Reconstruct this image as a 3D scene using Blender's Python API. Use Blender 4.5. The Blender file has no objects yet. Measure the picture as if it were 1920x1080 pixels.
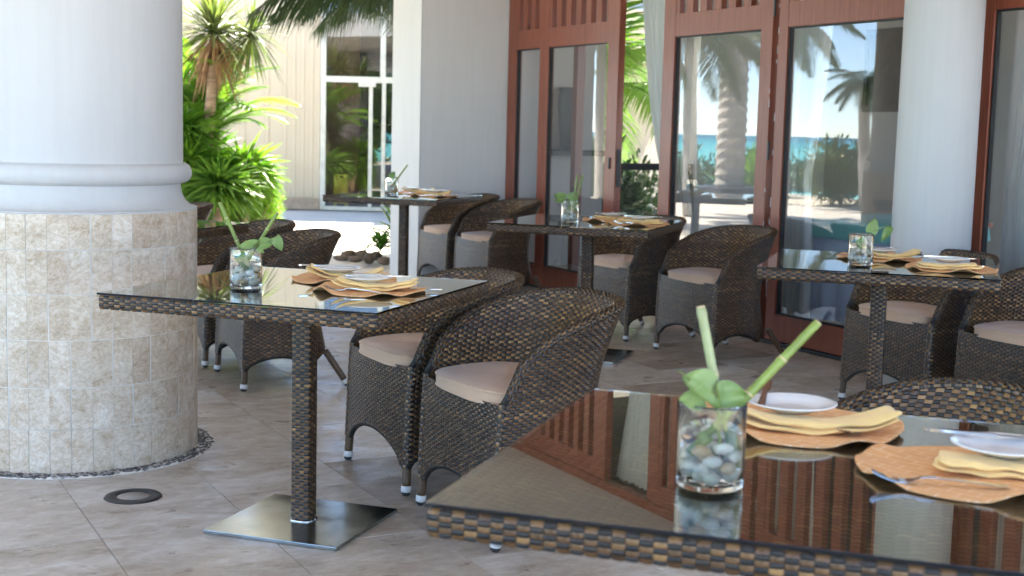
import bpy, bmesh, math, random
import numpy as np
from mathutils import Vector, Matrix, Euler, noise
random.seed(7); RNG = np.random.default_rng(7)
PI = math.pi
C = bpy.context.scene.collection
SC = bpy.context.scene

# ------------------------------------------------------------------ camera
FA, PITCH, ROLL, CH = 0.4877, 0.1169, 0.0250, 1.248
SA, CA = math.sin(FA), math.cos(FA)
def c2w(x, y, z=0.0):
    """camera-heading frame (x right, y ahead) -> world"""
    return Vector((x*SA - y*CA, x*CA + y*SA, z))
cam = bpy.data.cameras.new('camera'); camo = bpy.data.objects.new('camera', cam); C.objects.link(camo)
Rr = c2w(1, 0); Fw = c2w(0, math.cos(PITCH), -math.sin(PITCH)); Up = c2w(0, math.sin(PITCH), math.cos(PITCH))
R2 = math.cos(ROLL)*Rr + math.sin(ROLL)*Up; U2 = math.cos(ROLL)*Up - math.sin(ROLL)*Rr
m = Matrix((R2, U2, -Fw)).transposed().to_4x4(); m.translation = Vector((0, 0, CH)); camo.matrix_world = m
cam.sensor_width = 36; cam.lens = 47.65; cam.clip_start = .05; cam.clip_end = 6000
cam.dof.use_dof = True; cam.dof.focus_distance = 3.9; cam.dof.aperture_fstop = 6.3
SC.camera = camo

# ------------------------------------------------------------------ light
SUN_EL, SUN_AZ = math.radians(54), (-0.82, 0.57)          # where the sun stands (behind the building)
w = bpy.data.worlds.new('World'); SC.world = w; w.use_nodes = True
nt = w.node_tree; nt.nodes.clear()
sky = nt.nodes.new('ShaderNodeTexSky'); sky.sky_type = 'NISHITA'; sky.sun_disc = False
sky.sun_elevation = SUN_EL; sky.sun_rotation = math.atan2(SUN_AZ[0], SUN_AZ[1])
sky.air_density = 0.75; sky.dust_density = 0.1; sky.ozone_density = 2.2; sky.altitude = 1800
bg = nt.nodes.new('ShaderNodeBackground'); bg.inputs[1].default_value = 0.115
out = nt.nodes.new('ShaderNodeOutputWorld')
nt.links.new(sky.outputs[0], bg.inputs[0]); nt.links.new(bg.outputs[0], out.inputs[0])
sun = bpy.data.lights.new('sun', 'SUN'); sun.energy = 5.0; sun.angle = math.radians(.5); sun.color = (1, .93, .82)
suno = bpy.data.objects.new('sun', sun); C.objects.link(suno)
d = Vector((SUN_AZ[0]*math.cos(SUN_EL), SUN_AZ[1]*math.cos(SUN_EL), math.sin(SUN_EL)))
suno.rotation_euler = d.to_track_quat('Z', 'Y').to_euler(); suno.location = (0, 0, 20)
SC.view_settings.view_transform = 'Standard'; SC.view_settings.look = 'None'
SC.view_settings.gamma = 1; SC.view_settings.use_curve_mapping = False
SC.view_settings.exposure = 2.98
SC.cycles.use_denoising = True
SC.cycles.max_bounces = 14; SC.cycles.transmission_bounces = 12; SC.cycles.glossy_bounces = 6
SC.cycles.diffuse_bounces = 5; SC.cycles.sample_clamp_indirect = 14

# ------------------------------------------------------------------ materials
def srgb(h):
    return tuple(((int(h[i:i+2], 16)/255)**2.2) for i in (0, 2, 4)) + (1,)
def new_mat(name):
    m_ = bpy.data.materials.new(name); m_.use_nodes = True
    return m_, m_.node_tree, m_.node_tree.nodes['Principled BSDF']
def N(t, kind, **kw):
    n_ = t.nodes.new('ShaderNode'+kind)
    for k, v in kw.items():
        if k in n_.inputs: n_.inputs[k].default_value = v
        else: setattr(n_, k, v)
    return n_
def ramp(t, src, stops):
    r = t.nodes.new('ShaderNodeValToRGB'); e = r.color_ramp.elements
    e[0].position, e[0].color = stops[0][0], stops[0][1]; e[1].position, e[1].color = stops[-1][0], stops[-1][1]
    for p, c in stops[1:-1]:
        x = e.new(p); x.color = c
    t.links.new(src, r.inputs[0]); return r.outputs[0]
def mix(t, a, b, f, mode='MIX'):
    x = t.nodes.new('ShaderNodeMix'); x.data_type = 'RGBA'; x.blend_type = mode
    for i, v in ((0, f), (6, a), (7, b)):
        if isinstance(v, (int, float, tuple)): x.inputs[i].default_value = v
        else: t.links.new(v, x.inputs[i])
    return x.outputs[2]
def bump(t, b, h, strength=.3, dist=.01):
    x = t.nodes.new('ShaderNodeBump'); x.inputs['Strength'].default_value = strength; x.inputs['Distance'].default_value = dist
    t.links.new(h, x.inputs['Height']); t.links.new(x.outputs[0], b.inputs['Normal'])
def coords(t, kind='Object', scale=(1, 1, 1), rot=(0, 0, 0)):
    c = t.nodes.new('ShaderNodeTexCoord'); mp = t.nodes.new('ShaderNodeMapping')
    mp.inputs['Scale'].default_value = scale; mp.inputs['Rotation'].default_value = rot
    t.links.new(c.outputs[kind], mp.inputs[0]); return mp.outputs[0]
def noise_tex(t, vec, scale, detail=5, rough=.55, dist=0):
    n_ = N(t, 'TexNoise', Scale=scale, Detail=detail, Roughness=rough, Distortion=dist)
    if vec is not None: t.links.new(vec, n_.inputs['Vector'])
    return n_.outputs['Fac']
def simple(name, col, rough=.5, metal=0, var=.12, nscale=8, bumpv=.0, bscale=60, spec=.5, coat=0, stretch=(1, 1, 1)):
    m_, t, b = new_mat(name)
    v = coords(t, 'Object', stretch)
    f = noise_tex(t, v, nscale)
    d_ = tuple(max(0, c*(1-var)) for c in col[:3])+(1,); l_ = tuple(min(1, c*(1+var)) for c in col[:3])+(1,)
    t.links.new(ramp(t, f, [(.3, d_), (.7, l_)]), b.inputs['Base Color'])
    b.inputs['Roughness'].default_value = rough; b.inputs['Metallic'].default_value = metal
    b.inputs['Specular IOR Level'].default_value = spec; b.inputs['Coat Weight'].default_value = coat
    if bumpv: bump(t, b, noise_tex(t, v, bscale, 4), bumpv, .004)
    return m_
def glass(name, tint=(.93, .97, .95, 1), ior=1.5, rough=0):
    m_, t, b = new_mat(name)
    b.inputs['Base Color'].default_value = tint; b.inputs['Transmission Weight'].default_value = 1
    b.inputs['IOR'].default_value = ior; b.inputs['Roughness'].default_value = rough
    return m_
M = {}
def travertine(name, stops, per, scale=5, rough=(.3, .55), streak=(1, 3.2, 1), speck=.5, pit=.3):
    m_, t, b = new_mat(name)
    v = coords(t, 'Object', streak)
    oi = t.nodes.new('ShaderNodeObjectInfo')
    add = t.nodes.new('ShaderNodeVectorMath'); add.operation = 'ADD'
    cmb = t.nodes.new('ShaderNodeCombineXYZ')
    mul = N(t, 'Math', operation='MULTIPLY'); t.links.new(oi.outputs['Random'], mul.inputs[0]); mul.inputs[1].default_value = 137.0
    for k in (0, 1, 2): t.links.new(mul.outputs[0], cmb.inputs[k])
    t.links.new(v, add.inputs[0]); t.links.new(cmb.outputs[0], add.inputs[1]); vec = add.outputs[0]
    big = noise_tex(t, vec, scale, 7, .66, .8)
    fine = noise_tex(t, vec, scale*6, 8, .72, .5)
    mx = N(t, 'Math', operation='MULTIPLY_ADD'); mx.inputs[1].default_value = .55
    sc = N(t, 'Math', operation='MULTIPLY'); sc.inputs[1].default_value = .45
    t.links.new(fine, sc.inputs[0]); t.links.new(big, mx.inputs[0]); t.links.new(sc.outputs[0], mx.inputs[2])
    base = ramp(t, mx.outputs[0], stops)
    col = mix(t, base, ramp(t, oi.outputs['Random'], per), 1.0, 'MULTIPLY')
    wn = N(t, 'TexNoise', Scale=scale*1.6, Detail=6, Roughness=.7, Distortion=2.2); t.links.new(vec, wn.inputs['Vector'])
    vein = ramp(t, wn.outputs['Fac'], [(.44, (1, 1, 1, 1)), (.485, (.74, .64, .52, 1)), (.50, (.84, .76, .66, 1)), (.54, (1, 1, 1, 1))])
    col = mix(t, col, vein, speck, 'MULTIPLY')
    pw = ramp(t, noise_tex(t, vec, scale*16, 4, .7), [(.66, (1, 1, 1, 1)), (.74, (.55, .47, .40, 1))])
    col = mix(t, col, pw, pit, 'MULTIPLY')
    wt = ramp(t, noise_tex(t, vec, scale*3, 6, .7, 1.5), [(.60, (0, 0, 0, 1)), (.72, (1, 1, 1, 1))])
    col = mix(t, col, (.80, .77, .72, 1), mix(t, (0, 0, 0, 1), wt, .35))
    t.links.new(col, b.inputs['Base Color'])
    rr = N(t, 'MapRange'); rr.inputs['To Min'].default_value = rough[0]; rr.inputs['To Max'].default_value = rough[1]
    rr.inputs['From Min'].default_value = .3; rr.inputs['From Max'].default_value = .7
    t.links.new(noise_tex(t, vec, scale*2.2, 4), rr.inputs[0]); t.links.new(rr.outputs[0], b.inputs['Roughness'])
    bump(t, b, noise_tex(t, vec, scale*9, 6, .7), .16, .003)
    return m_
M['floor_tile'] = travertine('floor_travertine', [(.36, (.29, .23, .175, 1)), (.45, (.45, .395, .34, 1)), (.54, (.55, .51, .47, 1)), (.64, (.68, .66, .64, 1))],
    [(0, (.68, .61, .54, 1)), (.22, (.88, .83, .77, 1)), (.5, (1, 1, 1, 1)), (.75, (1.04, 1.05, 1.06, 1)), (1, (1.14, 1.17, 1.20, 1))], 2.2, (.24, .55), (1.9, 1.0, 1), .22, .05)
M['column_tile'] = travertine('column_travertine', [(.36, (.44, .34, .24, 1)), (.46, (.62, .53, .43, 1)), (.54, (.70, .625, .54, 1)), (.66, (.82, .78, .72, 1))],
    [(0, (.83, .77, .72, 1)), (.12, (.96, .93, .89, 1)), (.5, (1.0, .98, .95, 1)), (.8, (1.03, 1.02, 1.0, 1)), (1, (1.08, 1.08, 1.08, 1))], 7, (.35, .6), (1, 1, 1.4), .75, .25)
M['grout'] = simple('grout', (.40, .36, .32, 1), .8)
M['column_grout'] = simple('column_grout', (.74, .72, .68, 1), .8)
def paint(name, col, bumpv=.2):
    m_, t, b = new_mat(name)
    v = coords(t, 'Object', (1, 1, .25))
    f = noise_tex(t, v, 2.5, 6, .6)
    d_ = tuple(c*.93 for c in col[:3])+(1,)
    col1 = ramp(t, f, [(.35, d_), (.65, col)])
    st = ramp(t, noise_tex(t, coords(t, 'Object', (30, 30, 1.2)), 1.5, 4), [(.35, (.975, .97, .965, 1)), (.6, (1, 1, 1, 1))])
    sm = ramp(t, noise_tex(t, coords(t, 'Object', (1, 1, 2.2)), 6, 7, .72, 1.2), [(.66, (1, 1, 1, 1)), (.76, (.80, .76, .71, 1))])
    t.links.new(mix(t, mix(t, col1, st, 1.0, 'MULTIPLY'), sm, .45, 'MULTIPLY'), b.inputs['Base Color'])
    b.inputs['Roughness'].default_value = .62
    bump(t, b, noise_tex(t, coords(t, 'Object', (60, 60, 8)), 3, 5), bumpv, .003)
    return m_
M['white_plaster'] = paint('white_plaster', (.585, .585, .585, 1))
M['grey_plaster'] = paint('grey_plaster', (.70, .68, .67, 1))
M['ceiling'] = paint('ceiling_plaster', (.78, .77, .75, 1))
M['cream_wall'] = simple('cream_wall', (.58, .475, .335, 1), .7, var=.03, nscale=2)
M['interior_wall'] = paint('interior_wall', (.62, .60, .57, 1))
M['brown_tile'] = simple('brown_base_tile', (.36, .26, .18, 1), .5, var=.25, nscale=14)
def wood():
    m_, t, b = new_mat('red_timber')
    f = noise_tex(t, coords(t, 'Object', (14, 14, .8)), 4, 5, .6, .4)
    col = ramp(t, f, [(.3, (.185, .040, .018, 1)), (.7, (.29, .074, .034, 1))])
    t.links.new(col, b.inputs['Base Color']); b.inputs['Roughness'].default_value = .38
    b.inputs['Coat Weight'].default_value = .18; b.inputs['Coat Roughness'].default_value = .2
    bump(t, b, f, .12, .003); return m_
M['timber'] = wood()
M['pane'] = glass('window_glass', (.95, .96, .96, 1), 1.66)
M['table_glass'] = glass('table_glass', (.86, .93, .90, 1), 1.55)
M['vase_glass'] = glass('vase_glass', (.972, .995, .986, 1), 1.45)
M['water'] = glass('vase_water', (1, 1, 1, 1), 1.33)
def strand(name, stops, rough):
    m_, t, b = new_mat(name)
    a = t.nodes.new('ShaderNodeAttribute'); a.attribute_name = 'shade'
    col = ramp(t, a.outputs['Fac'], stops)
    t.links.new(col, b.inputs['Base Color']); b.inputs['Roughness'].default_value = rough
    b.inputs['Specular IOR Level'].default_value = .5
    bump(t, b, noise_tex(t, coords(t, 'Object'), 420, 2), .25, .001)
    return m_
M['weft'] = strand('brown_wicker', [(0, (.045, .022, .009, 1)), (.4, (.105, .052, .019, 1)), (.75, (.19, .100, .036, 1)), (1, (.38, .215, .080, 1))], .29)
M['warp'] = strand('black_wicker', [(0, (.012, .012, .013, 1)), (.7, (.024, .022, .021, 1)), (1, (.05, .038, .028, 1))], .31)
M['core'] = simple('wicker_core', (.012, .010, .009, 1), .6)
M['leg_brown'] = simple('bronze_leg', (.085, .048, .024, 1), .4, var=.3, nscale=90, stretch=(1, 1, 6))
M['cap_white'] = simple('foot_cap', (.60, .60, .60, 1), .35)
M['rubber'] = simple('black_rubber', (.02, .02, .02, 1), .6)
def fabric(name, col, var=.08, ns=6, wv=900):
    m_, t, b = new_mat(name)
    f = noise_tex(t, coords(t), ns)
    d_ = tuple(c*(1-var) for c in col[:3])+(1,)
    t.links.new(ramp(t, f, [(.3, d_), (.7, col)]), b.inputs['Base Color'])
    b.inputs['Roughness'].default_value = .85; b.inputs['Sheen Weight'].default_value = .25
    bump(t, b, noise_tex(t, coords(t), wv, 2), .35, .001); return m_
M['cushion'] = fabric('taupe_canvas', (.62, .405, .27, 1))
M['napkin'] = fabric('yellow_cloth', (.93, .64, .25, 1), .08, 25, 500)
M['blue_cloth'] = fabric('blue_tablecloth', (.62, .74, .95, 1), .04, 4, 400)
M['teal_cloth'] = fabric('teal_overlay', (.22, .58, .56, 1), .1, 4, 400)
def placemat():
    m_, t, b = new_mat('orange_placemat')
    br = N(t, 'TexBrick', Scale=1.0); br.inputs['Mortar Size'].default_value = .0013; br.inputs['Mortar Smooth'].default_value = .3
    br.inputs['Brick Width'].default_value = .044; br.inputs['Row Height'].default_value = .022
    br.inputs['Color1'].default_value = (.80, .43, .19, 1); br.inputs['Color2'].default_value = (.76, .39, .165, 1); br.inputs['Mortar'].default_value = (.90, .62, .39, 1)
    t.links.new(coords(t, 'Object', (1, 1, 0), (0, 0, .75)), br.inputs['Vector'])
    t.links.new(br.outputs['Color'], b.inputs['Base Color']); b.inputs['Roughness'].default_value = .7
    return m_
M['placemat'] = placemat()
M['china'] = simple('white_china', (.80, .80, .80, 1), .12, var=.01, coat=.3)
M['interior_ceiling'] = simple('shade_black_ceiling', (.02, .017, .015, 1), .7)  # near-black colour stands in for shade behind the door slots
M['steel'] = simple('cutlery_steel', (.62, .62, .63, 1), .16, 1, var=.05)
def brushed():
    m_, t, b = new_mat('brushed_steel')
    f = noise_tex(t, coords(t, 'Object', (3, 160, 1)), 6, 4)
    t.links.new(ramp(t, f, [(.3, (.33, .38, .38, 1)), (.7, (.46, .51, .51, 1))]), b.inputs['Base Color'])
    b.inputs['Metallic'].default_value = 1; b.inputs['Roughness'].default_value = .24
    g = noise_tex(t, coords(t), 7, 4)
    t.links.new(ramp(t, g, [(.35, (.12, .12, .12, 1)), (.7, (.26, .26, .26, 1))]), b.inputs['Roughness'])
    return m_
M['plate_steel'] = brushed()
M['edge_steel'] = simple('cut_steel_edge', (.62, .60, .58, 1), .35, 1)
M['bamboo'] = simple('bamboo_green', (.20, .27, .055, 1), .35, var=.35, nscale=12)
M['bamboo_pale'] = simple('bamboo_pale', (.33, .37, .18, 1), .4, var=.3, nscale=12)
M['bamboo_cut'] = simple('bamboo_cut', (.62, .47, .28, 1), .7)
def leafmat(name, a, b_, trans=.35, rough=.4):
    m_, t, b = new_mat(name)
    oi = t.nodes.new('ShaderNodeObjectInfo')
    f = noise_tex(t, coords(t, 'Object'), 6, 3)
    mx = N(t, 'Math', operation='ADD'); t.links.new(f, mx.inputs[0])
    mu = N(t, 'Math', operation='MULTIPLY_ADD'); mu.inputs[1].default_value = .5; mu.inputs[2].default_value = -.25
    t.links.new(oi.outputs['Random'], mu.inputs[0]); t.links.new(mu.outputs[0], mx.inputs[1])
    col = ramp(t, mx.outputs[0], [(.3, a), (.7, b_)])
    t.links.new(col, b.inputs['Base Color']); b.inputs['Roughness'].default_value = rough
    tr = t.nodes.new('ShaderNodeBsdfTranslucent'); t.links.new(mix(t, col, (1.0, 1.15, .5, 1), 1.0, 'MULTIPLY'), tr.inputs[0])
    ms = t.nodes.new('ShaderNodeMixShader'); ms.inputs[0].default_value = trans
    o = t.nodes['Material Output']
    t.links.new(b.outputs[0], ms.inputs[1]); t.links.new(tr.outputs[0], ms.inputs[2]); t.links.new(ms.outputs[0], o.inputs[0])
    return m_
M['pothos'] = leafmat('pothos_leaf', (.22, .34, .09, 1), (.36, .48, .18, 1), .3)
def _pothos():
    m_ = M['pothos']; t = m_.node_tree; b = t.nodes['Principled BSDF']
    wn = N(t, 'TexNoise', Scale=55, Detail=5, Roughness=.7, Distortion=1.5); t.links.new(coords(t, 'Object', (1, .4, 1)), wn.inputs['Vector'])
    src = b.inputs['Base Color'].links[0].from_socket
    col = mix(t, src, (.42, .52, .22, 1), ramp(t, wn.outputs['Fac'], [(.50, (0, 0, 0, 1)), (.64, (.7, .7, .7, 1))]))
    t.links.new(col, b.inputs['Base Color']); bump(t, b, noise_tex(t, coords(t), 160, 3), .3, .001)
_pothos()
M['palm_leaf'] = leafmat('palm_leaf', (.06, .14, .02, 1), (.13, .23, .04, 1), .45)
M['beach_leaf'] = leafmat('beach_leaf', (.045, .085, .03, 1), (.10, .14, .06, 1), .3)
M['palm_dark'] = leafmat('palm_dark_leaf', (.018, .042, .012, 1), (.04, .075, .02, 1), .22)
M['sago_leaf'] = leafmat('sago_leaf', (.085, .20, .022, 1), (.20, .34, .045, 1), .5)
M['yucca_leaf'] = leafmat('yucca_leaf', (.09, .13, .04, 1), (.24, .26, .10, 1), .35)
M['dry_leaf'] = leafmat('dry_leaf', (.20, .10, .055, 1), (.42, .26, .15, 1), .3, .7)
M['bush_leaf'] = leafmat('bush_leaf', (.20, .36, .03, 1), (.36, .50, .07, 1), .55)
M['hedge_leaf'] = leafmat('hedge_leaf', (.025, .06, .015, 1), (.08, .14, .03, 1), .3)
M['bark'] = simple('palm_bark', (.30, .21, .14, 1), .85, var=.35, nscale=5, bumpv=.6, bscale=12, stretch=(1, 1, 5))
M['grey_bark'] = simple('grey_bark', (.42, .39, .34, 1), .8, var=.2, nscale=4, bumpv=.5, bscale=12)
M['terracotta'] = simple('pale_terracotta', (.55, .36, .24, 1), .8, var=.2)
M['sand'] = simple('sand', (.62, .55, .44, 1), .9, var=.12, nscale=.6, bumpv=.4, bscale=4)
M['paving'] = simple('pale_paving', (.64, .58, .50, 1), .7, var=.14, nscale=1.4, bumpv=.2, bscale=9)
M['soil'] = simple('soil', (.13, .09, .06, 1), .95, var=.3, nscale=9, bumpv=.8, bscale=20)
M['stone'] = simple('border_stone', (.13, .095, .065, 1), .85, var=.3, nscale=7, bumpv=.5, bscale=25)
M['frame_alu'] = simple('cream_frame', (.62, .59, .50, 1), .45)
M['yellow_plastic'] = simple('yellow_plastic', (.50, .42, .03, 1), .4)
M['dark_metal'] = simple('dark_metal', (.03, .03, .033, 1), .45)
M['picture'] = None
M['navy'] = simple('navy_upholstery', (.03, .05, .12, 1), .7)
M['switch_white'] = simple('switch_white', (.7, .7, .7, 1), .4)
M['leather'] = simple('white_leather', (.75, .72, .68, 1), .45)
M['turq'] = simple('turquoise_cushion', (.07, .42, .40, 1), .6)
def sheer():
    m_, t, b = new_mat('sheer_curtain')
    b.inputs['Base Color'].default_value = (.86, .87, .86, 1); b.inputs['Roughness'].default_value = .9
    tr = t.nodes.new('ShaderNodeBsdfTranslucent'); tr.inputs[0].default_value = (.9, .92, .9, 1)
    tp = t.nodes.new('ShaderNodeBsdfTransparent')
    m1 = t.nodes.new('ShaderNodeMixShader'); m1.inputs[0].default_value = .5
    m2 = t.nodes.new('ShaderNodeMixShader'); m2.inputs[0].default_value = .22
    t.links.new(b.outputs[0], m1.inputs[1]); t.links.new(tr.outputs[0], m1.inputs[2])
    t.links.new(m1.outputs[0], m2.inputs[1]); t.links.new(tp.outputs[0], m2.inputs[2])
    t.links.new(m2.outputs[0], t.nodes['Material Output'].inputs[0]); return m_
M['sheer'] = sheer()
def picture():
    m_, t, b = new_mat('dark_painting')
    f = noise_tex(t, coords(t), 7, 6, .7, 1.5)
    t.links.new(ramp(t, f, [(.35, (.012, .014, .016, 1)), (.6, (.05, .045, .035, 1)), (.75, (.20, .13, .03, 1))]), b.inputs['Base Color'])
    b.inputs['Roughness'].default_value = .6; return m_
M['picture'] = picture()
def sea_mat():
    m_, t, b = new_mat('sea_water')
    g = t.nodes.new('ShaderNodeTexCoord'); sx = t.nodes.new('ShaderNodeSeparateXYZ'); t.links.new(g.outputs['Object'], sx.inputs[0])
    mr = N(t, 'MapRange'); t.links.new(sx.outputs[1], mr.inputs[0]); mr.inputs['From Min'].default_value = -700; mr.inputs['From Max'].default_value = -40
    t.links.new(ramp(t, mr.outputs[0], [(0, (.02, .14, .20, 1)), (.6, (.03, .30, .32, 1)), (1, (.14, .52, .48, 1))]), b.inputs['Base Color'])
    b.inputs['Roughness'].default_value = .35; b.inputs['Specular IOR Level'].default_value = .25
    bump(t, b, noise_tex(t, coords(t, 'Object', (.3, 1, 1)), .6, 5), .5, .3); return m_
M['sea'] = sea_mat()
M['pebble_white'] = simple('white_pebble', (.96, .88, .74, 1), .35, var=.18, nscale=30)
M['pebble_tan'] = simple('tan_pebble', (.70, .50, .28, 1), .35, var=.3, nscale=30)
M['pebble_dark'] = simple('dark_pebble', (.10, .095, .095, 1), .5, var=.4, nscale=20)
M['pebble_grey'] = simple('grey_pebble', (.36, .33, .30, 1), .5, var=.3, nscale=20)
M['frosted'] = simple('frosted_lens', (.36, .33, .30, 1), .35)

# ------------------------------------------------------------------ mesh helpers
def mesh_obj(name, verts, faces, mats, parent=None, smooth=False, midx=None, loc=None):
    me = bpy.data.meshes.new(name); me.from_pydata([tuple(v) for v in verts], [], [tuple(f) for f in faces])
    return finish(name, me, mats, parent, smooth, midx, loc)
def finish(name, me, mats, parent=None, smooth=False, midx=None, loc=None):
    if not isinstance(mats, (list, tuple)): mats = [mats]
    for x in mats: me.materials.append(x)
    if midx is not None: me.polygons.foreach_set('material_index', np.asarray(midx, dtype=np.int32))
    if smooth: me.polygons.foreach_set('use_smooth', np.ones(len(me.polygons), dtype=bool))
    me.update()
    o = bpy.data.objects.new(name, me); C.objects.link(o)
    if parent is not None: o.parent = parent
    if loc is not None: o.location = loc
    return o
def bm_obj(name, bm, mats, parent=None, smooth=False, loc=None):
    me = bpy.data.meshes.new(name); bm.to_mesh(me); bm.free()
    return finish(name, me, mats, parent, smooth, None, loc)
def tag(o, label=None, cat=None, group=None, kind=None):
    if label: o['label'] = label
    if cat: o['category'] = cat
    if group: o['group'] = group
    if kind: o['kind'] = kind
    return o
def thing(name, label, cat, loc=(0, 0, 0), rz=0, group=None):
    o = bpy.data.objects.new(name, None); C.objects.link(o); o.location = loc; o.rotation_euler = (0, 0, rz)
    o.empty_display_size = .1
    return tag(o, label, cat, group)
def copy_tree(o, parent=None, kids={}):
    c = o.copy(); C.objects.link(c); c.parent = parent
    for ch in KIDS(o): copy_tree(ch, c)
    return c
def KIDS(o): return [x for x in CH_CACHE(o)]
def CH_CACHE(o): return list(o.children)
def box(bm, x0, x1, y0, y1, z0, z1, bev=0, mi=0):
    g = bmesh.ops.create_cube(bm, size=1)
    vs = g['verts']
    for v in vs: v.co = Vector(((x0+x1)/2+v.co.x*(x1-x0), (y0+y1)/2+v.co.y*(y1-y0), (z0+z1)/2+v.co.z*(z1-z0)))
    fs = set(f for v in vs for f in v.link_faces)
    for f in fs: f.material_index = mi
    if bev:
        es = list(set(e for v in vs for e in v.link_edges))
        bmesh.ops.bevel(bm, geom=es, offset=bev, segments=2, profile=.6, affect='EDGES')
def box_obj(name, b6, mat, parent=None, bev=0, loc=None):
    bm = bmesh.new(); box(bm, *b6, bev=bev); return bm_obj(name, bm, mat, parent, False, loc)
def lathe_data(prof, n=48, close=False):
    vs = []; fs = []; k = len(prof)
    for i in range(n):
        a = 2*PI*i/n
        for r, z in prof: vs.append((r*math.cos(a), r*math.sin(a), z))
    for i in range(n):
        j = (i+1) % n
        for q in range(k-1 if not close else k):
            q2 = (q+1) % k
            fs.append((i*k+q, j*k+q, j*k+q2, i*k+q2))
    return vs, fs
def lathe(name, prof, mat, parent=None, n=48, loc=None, close=False, smooth=True):
    vs, fs = lathe_data(prof, n, close)
    me = bpy.data.meshes.new(name); me.from_pydata(vs, [], fs)
    bm = bmesh.new(); bm.from_mesh(me); bmesh.ops.remove_doubles(bm, verts=bm.verts, dist=1e-6)
    bmesh.ops.recalc_face_normals(bm, faces=bm.faces); bm.to_mesh(me); bm.free()
    return finish(name, me, mat, parent, smooth, None, loc)
def tube_data(pts, rad, n=8, caps=True):
    pts = [Vector(p) for p in pts]; vs = []; fs = []
    rad = rad if isinstance(rad, (list, tuple)) else [rad]*len(pts)
    ref = Vector((0, 0, 1))
    for i, p in enumerate(pts):
        t = (pts[min(i+1, len(pts)-1)]-pts[max(i-1, 0)]).normalized()
        if abs(t.dot(ref)) > .95: ref2 = Vector((1, 0, 0))
        else: ref2 = ref
        a = t.cross(ref2).normalized(); b = t.cross(a).normalized()
        for k in range(n):
            th = 2*PI*k/n
            vs.append(p+rad[i]*(math.cos(th)*a+math.sin(th)*b))
    for i in range(len(pts)-1):
        for k in range(n):
            k2 = (k+1) % n
            fs.append((i*n+k, i*n+k2, (i+1)*n+k2, (i+1)*n+k))
    if caps:
        fs.append(tuple(range(n-1, -1, -1))); fs.append(tuple((len(pts)-1)*n+k for k in range(n)))
    return vs, fs
def tube(name, pts, rad, mat, parent=None, n=8, smooth=True):
    vs, fs = tube_data(pts, rad, n); return mesh_obj(name, vs, fs, mat, parent, smooth)
def join(parts):
    V = []; F = []
    for vs, fs in parts:
        o = len(V); V += list(vs); F += [tuple(i+o for i in f) for f in fs]
    return V, F

# ------------------------------------------------------------------ weave: real over-and-under strands on any surface
def weave(P, ue, nv, vlo, vhi, vstep, H=.0019, shade_bias=0.0, flip=1, par0=0):
    """P(u,v)->(n,3); ue column edges; rows of fixed height vstep clamped between vlo(u) and vhi(u)"""
    cols = len(ue)-1
    I, J = np.meshgrid(np.arange(cols), np.arange(nv), indexing='ij'); I = I.ravel(); J = J.ravel()
    u0, u1 = ue[I], ue[I+1]; um = (u0+u1)/2
    lo, hi = vlo(um), vhi(um)
    v0 = J*vstep[1]+vstep[0]; v1 = v0+vstep[1]
    v0c = np.maximum(v0, lo); v1c = np.minimum(v1, hi)
    ok = (v1c-v0c) > vstep[1]*.18
    I, J, u0, u1, v0, v1, v0c, v1c = [a[ok] for a in (I, J, u0, u1, v0, v1, v0c, v1c)]
    kind = (I+J+par0) % 2
    s = np.array([-.10, .12, .5, .88, 1.10]); wv = np.array([.03, .5, .97])
    hs = np.array([-.5, .75, 1.0, .75, -.5])*H; hw = np.array([-.45, 0, -.45])*H*.6
    nA, nB = len(s), len(wv)
    S_, W_ = np.meshgrid(s, wv, indexing='ij'); HH = hs[:, None]+hw[None, :]
    S_, W_, HH = S_.ravel(), W_.ravel(), HH.ravel()
    kk = kind[:, None]
    U = np.where(kk == 0, u0[:, None]+(u1-u0)[:, None]*S_, u0[:, None]+(u1-u0)[:, None]*W_)
    V = np.where(kk == 0, v0c[:, None]+(v1c-v0c)[:, None]*W_, v0c[:, None]+(v1c-v0c)[:, None]*S_)
    U = np.clip(U, ue.min(), ue.max())
    Uf, Vf = U.ravel(), V.ravel(); hf = np.tile(HH, len(I))
    p = P(Uf, Vf); eu = (ue.max()-ue.min())*1e-4; ev = 1e-5
    du = P(Uf+eu, Vf)-P(Uf-eu, Vf); dv = P(Uf, Vf+ev)-P(Uf, Vf-ev)
    n = np.cross(du, dv); n /= np.linalg.norm(n, axis=1)[:, None]+1e-12
    verts = p+flip*n*hf[:, None]
    base = (np.arange(len(I))*nA*nB)[:, None, None]
    quads = []
    for a in range(nA-1):
        for b in range(nB-1):
            q = [a*nB+b, (a+1)*nB+b, (a+1)*nB+b+1, a*nB+b+1]
            quads.append(q)
    quads = np.array(quads)[None]
    F = (base+quads).reshape(-1, 4)
    nq = (nA-1)*(nB-1)
    mi = np.repeat(kind, nq)
    # shade: per strand-piece random, plus slow drift per row so strands read as strands
    r = RNG.random(len(I))
    drift = np.sin(J*12.9898+par0)*43758.5453; drift = drift-np.floor(drift)
    sh = np.clip(.62*r+.30*drift+shade_bias, 0, 1)
    return verts, F, mi, np.repeat(sh, nq)
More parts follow.
